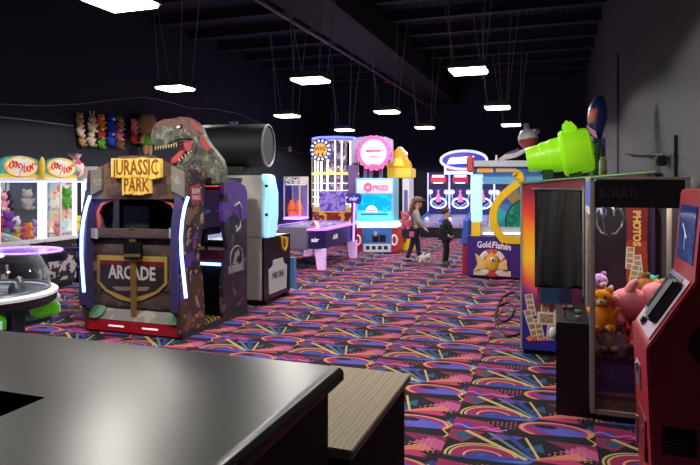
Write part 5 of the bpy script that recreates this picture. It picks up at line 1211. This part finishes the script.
# ================================================================ CHILDREN
m_skinc = M('skin_light', (226, 178, 152), .6, var=.04)
def person(label, loc, rz, H, P, cols, extra):
    t = thing('person', label, 'person', loc); t.rotation_euler = (0, 0, rz)
    S = lambda p: (p[0] * H, p[1] * H, p[2] * H)
    nodes, edges = {}, []
    def add(k, p, r, par=None):
        nodes[k] = (S(p), r * H)
        if par: edges.append((par, k))
    add('pelvis', P['pelvis'], .062); add('spine', P['spine'], .058, 'pelvis'); add('chest', P['chest'], .062, 'spine')
    add('neck', P['neck'], .027, 'chest'); add('jaw', P['jaw'], .046, 'neck'); add('cran', P['cran'], .064, 'jaw'); add('top', P['top'], .04, 'cran')
    add('nose', P['nose'], .011, 'jaw')
    for s, sg in (('l', 1), ('r', -1)):
        add('sh' + s, P['sh' + s], .032, 'chest'); add('el' + s, P['el' + s], .025, 'sh' + s); add('wr' + s, P['wr' + s], .018, 'el' + s); add('ha' + s, P['ha' + s], .020, 'wr' + s)
        h = Vector(P['ha' + s]); d = (h - Vector(P['wr' + s])).normalized(); sd = d.cross(Vector((0, 0, 1))); sd = sd.normalized() if sd.length > .1 else Vector((0, 1, 0))
        for i, (o, L) in enumerate(((-.015, .034), (-.005, .042), (.005, .040), (.015, .032))):
            k1 = 'f%s%d' % (s, i); q = h + sd * o + d * L * .6
            add(k1, q, .0065, 'ha' + s); add(k1 + 'b', q + d * L * .4 + Vector((.004, 0, -.010)), .0055, k1)
        q = h + sd * .024 + d * .006; add('th' + s, q, .007, 'ha' + s)
        add('hp' + s, P['hp' + s], .045, 'pelvis'); add('kn' + s, P['kn' + s], .033, 'hp' + s); add('an' + s, P['an' + s], .022, 'kn' + s); add('to' + s, P['to' + s], .018, 'an' + s)
    body = skin('body', nodes, edges, 'pelvis', m_skinc, t)
    def cloth(name, keys, es, grow, mat, over={}, sub=2):
        nd = {k: (over.get(k, (None,))[0] or nodes[k][0], (over[k][1] * H if k in over else nodes[k][1] + grow * H)) for k in keys}
        return skin(name, nd, es, keys[0], mat, t, sub)
    jk = ['spine', 'pelvis', 'chest', 'collar', 'shl', 'ell', 'wrl', 'shr', 'elr', 'wrr']
    nodes['collar'] = (tuple(Vector(nodes['chest'][0]).lerp(Vector(nodes['neck'][0]), .62)), .04 * H)
    cloth('jacket', jk, [('pelvis', 'spine'), ('spine', 'chest'), ('chest', 'collar'), ('chest', 'shl'), ('shl', 'ell'), ('ell', 'wrl'), ('chest', 'shr'), ('shr', 'elr'), ('elr', 'wrr')], cols.get('grow', .011), cols['jacket'], cols.get('jover', {}))
    tk = ['pelvis', 'hpl', 'knl', 'anl', 'hpr', 'knr', 'anr']
    cloth('trousers', tk, [('pelvis', 'hpl'), ('hpl', 'knl'), ('knl', 'anl'), ('pelvis', 'hpr'), ('hpr', 'knr'), ('knr', 'anr')], .008, cols['trousers'])
    for s in 'lr':
        a, b = Vector(nodes['an' + s][0]), Vector(nodes['to' + s][0]); hl = a + (a - b) * .28; hl.z = b.z + .004 * H
        nd = {'an': (tuple(a), .029 * H), 'hl': (tuple(hl), .026 * H), 'to': (tuple(b), .026 * H), 'up': (tuple(a + Vector((0, 0, cols['boot'] * H))), .028 * H)}
        skin('shoe', nd, [('an', 'hl'), ('an', 'to'), ('an', 'up')], 'an', cols['shoe'], t)
    c = Vector(nodes['cran'][0]); fw = Vector(nodes['nose'][0]) - Vector(nodes['jaw'][0]); fw.z = 0; fw.normalize(); lf = Vector((-fw.y, fw.x, 0))
    jw = Vector(nodes['jaw'][0])
    eyz = (c + jw) / 2
    for sg in (1, -1):
        e = eyz + fw * .058 * H + lf * sg * .026 * H + Vector((0, 0, .006 * H))
        G().ell(e, (.009 * H,) * 3, n=8, k=6).obj('eye', M('eye_dark', (40, 26, 20), .3), None, smooth=0).parent = t
        G().ell(eyz + lf * sg * .066 * H - fw * .004 * H, (.016 * H, .008 * H, .02 * H), n=8, k=6).obj('ear', m_skinc, None, smooth=0).parent = t
    G().ell(jw + fw * .047 * H - Vector((0, 0, .016 * H)), (.01 * H, .02 * H, .005 * H), (0, 0, math.atan2(fw.y, fw.x)), n=8, k=6).obj('mouth', M('mouth_rose', (176, 92, 88), .5), None, smooth=0).parent = t
    extra(t, H, nodes, c, fw, lf)
    return t
def put(px_, py_): v = gp(px_, py_); v.z = 0; return v
base = dict(pelvis=(0, 0, .50), spine=(.0, 0, .60), chest=(.0, 0, .71), neck=(.005, 0, .815), jaw=(.022, 0, .868), cran=(.008, 0, .925), top=(.004, 0, .962), nose=(.078, 0, .885),
            shl=(0, .105, .775), shr=(0, -.105, .775), hpl=(0, .05, .47), hpr=(0, -.05, .47))
boy = dict(base, ell=(-.035, .135, .635), wrl=(.055, .12, .545), hal=(.085, .115, .525), elr=(-.04, -.135, .635), wrr=(.045, -.125, .54), har=(.075, -.12, .52),
           knl=(.02, .055, .27), anl=(.0, .055, .06), tol=(.075, .06, .024), knr=(.0, -.055, .27), anr=(-.03, -.055, .06), tor=(.05, -.065, .024), jaw=(.026, 0, .864), nose=(.082, 0, .878))
def hair(t, H, c, fw, name, m, rr, back=.012, up=.014):
    g = G().ell(c - fw * back * H + Vector((0, 0, up * H)), rr, (0, 0, math.atan2(fw.y, fw.x)), 18, 12)
    cut = [v for v in g.bm.verts if (v.co - c).dot(fw) > .035 * H and v.co.z < c.z + .015 * H]
    bmesh.ops.delete(g.bm, geom=cut, context='VERTS')
    cut = [v for v in g.bm.verts if v.co.z < c.z - .055 * H]
    bmesh.ops.delete(g.bm, geom=cut, context='VERTS')
    o = g.obj(name, m, None, smooth=0); o.parent = t
    return o
def boy_x(t, H, nd, c, fw, lf):
    hair(t, H, c, fw, 'hair', M('hair_brown', (70, 48, 36), .7, bump=.4, scale=14), (.079 * H, .073 * H, .066 * H))
    tag(G().bx(.078 * H, .1 * H, -.05 * H, -.005 * H, .67 * H, .69 * H).obj('jacket_badge', M('badge_pale', (150, 140, 140), .5), None), 'small pale badge on the jacket chest').parent = t
    G().tube([(.10 * H, 0, .56 * H), (.10 * H, 0, .66 * H), (.07 * H, 0, .76 * H)], .006 * H, 6).obj('zip', M('zip_grey', (96, 96, 104), .4, .6), None).parent = t
person('boy in dark navy jacket, black trousers and olive boots standing in the aisle', put(446, 265.5), TH - .25, 1.15, boy,
       dict(jacket=M('jacket_navy', (30, 31, 42), .8, bump=.2), trousers=M('trousers_black', (26, 26, 30), .85), shoe=M('boots_olive', (96, 92, 60), .7), boot=.05, grow=.019, jover={'pelvis': ((0, 0, .44 * 1.15), .13), 'spine': ((0, 0, .58 * 1.15), .122), 'chest': ((0, 0, .70 * 1.15), .112)}), boy_x)
girl = dict(base, pelvis=(-.01, 0, .50), spine=(.0, 0, .61), chest=(.02, 0, .71), neck=(.03, 0, .81), jaw=(.056, 0, .858), cran=(.042, 0, .916), top=(.038, 0, .955), nose=(.11, 0, .872), shl=(.01, .1, .775), shr=(.02, -.1, .77),
            ell=(-.06, .135, .66), wrl=(.03, .10, .60), hal=(.06, .08, .60), elr=(.075, -.145, .64), wrr=(.15, -.125, .535), har=(.18, -.12, .505),
            knl=(.035, .06, .275), anl=(.06, .06, .06), tol=(.13, .07, .024), knr=(-.04, -.055, .27), anr=(-.115, -.055, .06), tor=(-.04, -.065, .024))
def girl_x(t, H, nd, c, fw, lf):
    m = M('hair_long_brown', (120, 86, 64), .7, bump=.4, scale=12)
    h = hair(t, H, c, fw, 'hair', m, (.082 * H, .076 * H, .07 * H))
    g = G()
    for i in range(7):
        a = (i - 3) / 3
        p0 = c - fw * (.055 - .02 * abs(a)) * H + lf * a * .058 * H + Vector((0, 0, .02 * H))
        g.tube([p0, p0 - fw * .035 * H - Vector((0, 0, .07 * H)), p0 - fw * .06 * H - Vector((0, 0, .15 * H)), p0 - fw * .07 * H - Vector((0, 0, .23 * H))], [.022 * H, .026 * H, .022 * H, .008 * H], 8)
    g.obj('long_hair', m, None, smooth=60).parent = t
    G().ell(c + fw * .0 * H + Vector((0, 0, .03 * H)), (.082 * H, .08 * H, .05 * H), (0, -.1, 0)).lathe([(.0, 0), (.1 * H, 0), (.1 * H, .008 * H), (0, .012 * H)], c + fw * .03 * H + Vector((0, 0, .02 * H)), 18).obj('cap', M('cap_taupe', (120, 100, 92), .8), None).parent = t
    G().tube([(.03 * H, -.075 * H, .79 * H), (.085 * H, -.05 * H, .70 * H), (.09 * H, -.02 * H, .6 * H), (.05 * H, .04 * H, .52 * H)], .012 * H, 6).obj('waistcoat_edge', M('teal_grey', (120, 128, 126), .8), None).parent = t
person('girl in taupe cap, pale grey top and navy trousers carrying a pink bundle', put(415, 262), TH - .2, 1.36, girl,
       dict(jacket=M('top_palegrey', (172, 168, 166), .8, bump=.15), trousers=M('trousers_navy', (38, 38, 72), .85), shoe=M('shoe_dark', (44, 42, 58), .7), boot=.0), girl_x)
gl = put(415, 262)
def cam_off(r, f=0, z=0): return Vector((r * CT - f * ST, r * ST + f * CT, z))
p = gl + cam_off(-.18, -.16, .72)
t = plush('rose', 'fluffy pink plush toy held at the side of the girl', p, .36, (.3, 0, TH - .5))
p = gl + cam_off(-.14, -.13, .50)
t = thing('shoulder_bag', 'dark navy bag with pink trim hanging below the plush on the girl side', 'bag', p); t.rotation_euler = (0, 0, TH)
o = G().lathe([(0, 0), (.12, .02), (.15, .10), (.14, .2), (.08, .25), (0, .26)], n=14).obj('bag_body', M('bag_navy', (44, 40, 86), .7), None); o.parent = t
for v_ in o.data.vertices: v_.co.y *= .55
o = G().cb((.05, -.085, .1), (.1, .02, .12)).obj('pocket', M('plush_rose'), None, bevel=.008); o.parent = t
o = G().tube([(-.08, 0, .22), (-.06, .02, .42), (.04, .05, .50), (.08, .03, .4), (.09, 0, .22)], .01, 6).obj('strap', M('bag_navy'), None); o.parent = t
p = gl + cam_off(.10, -.14, 0)
plush('white', 'white fluffy plush toy lying on the carpet at the girl feet', p + Vector((-.05, 0, .09)), .26, (0, 1.35, TH))
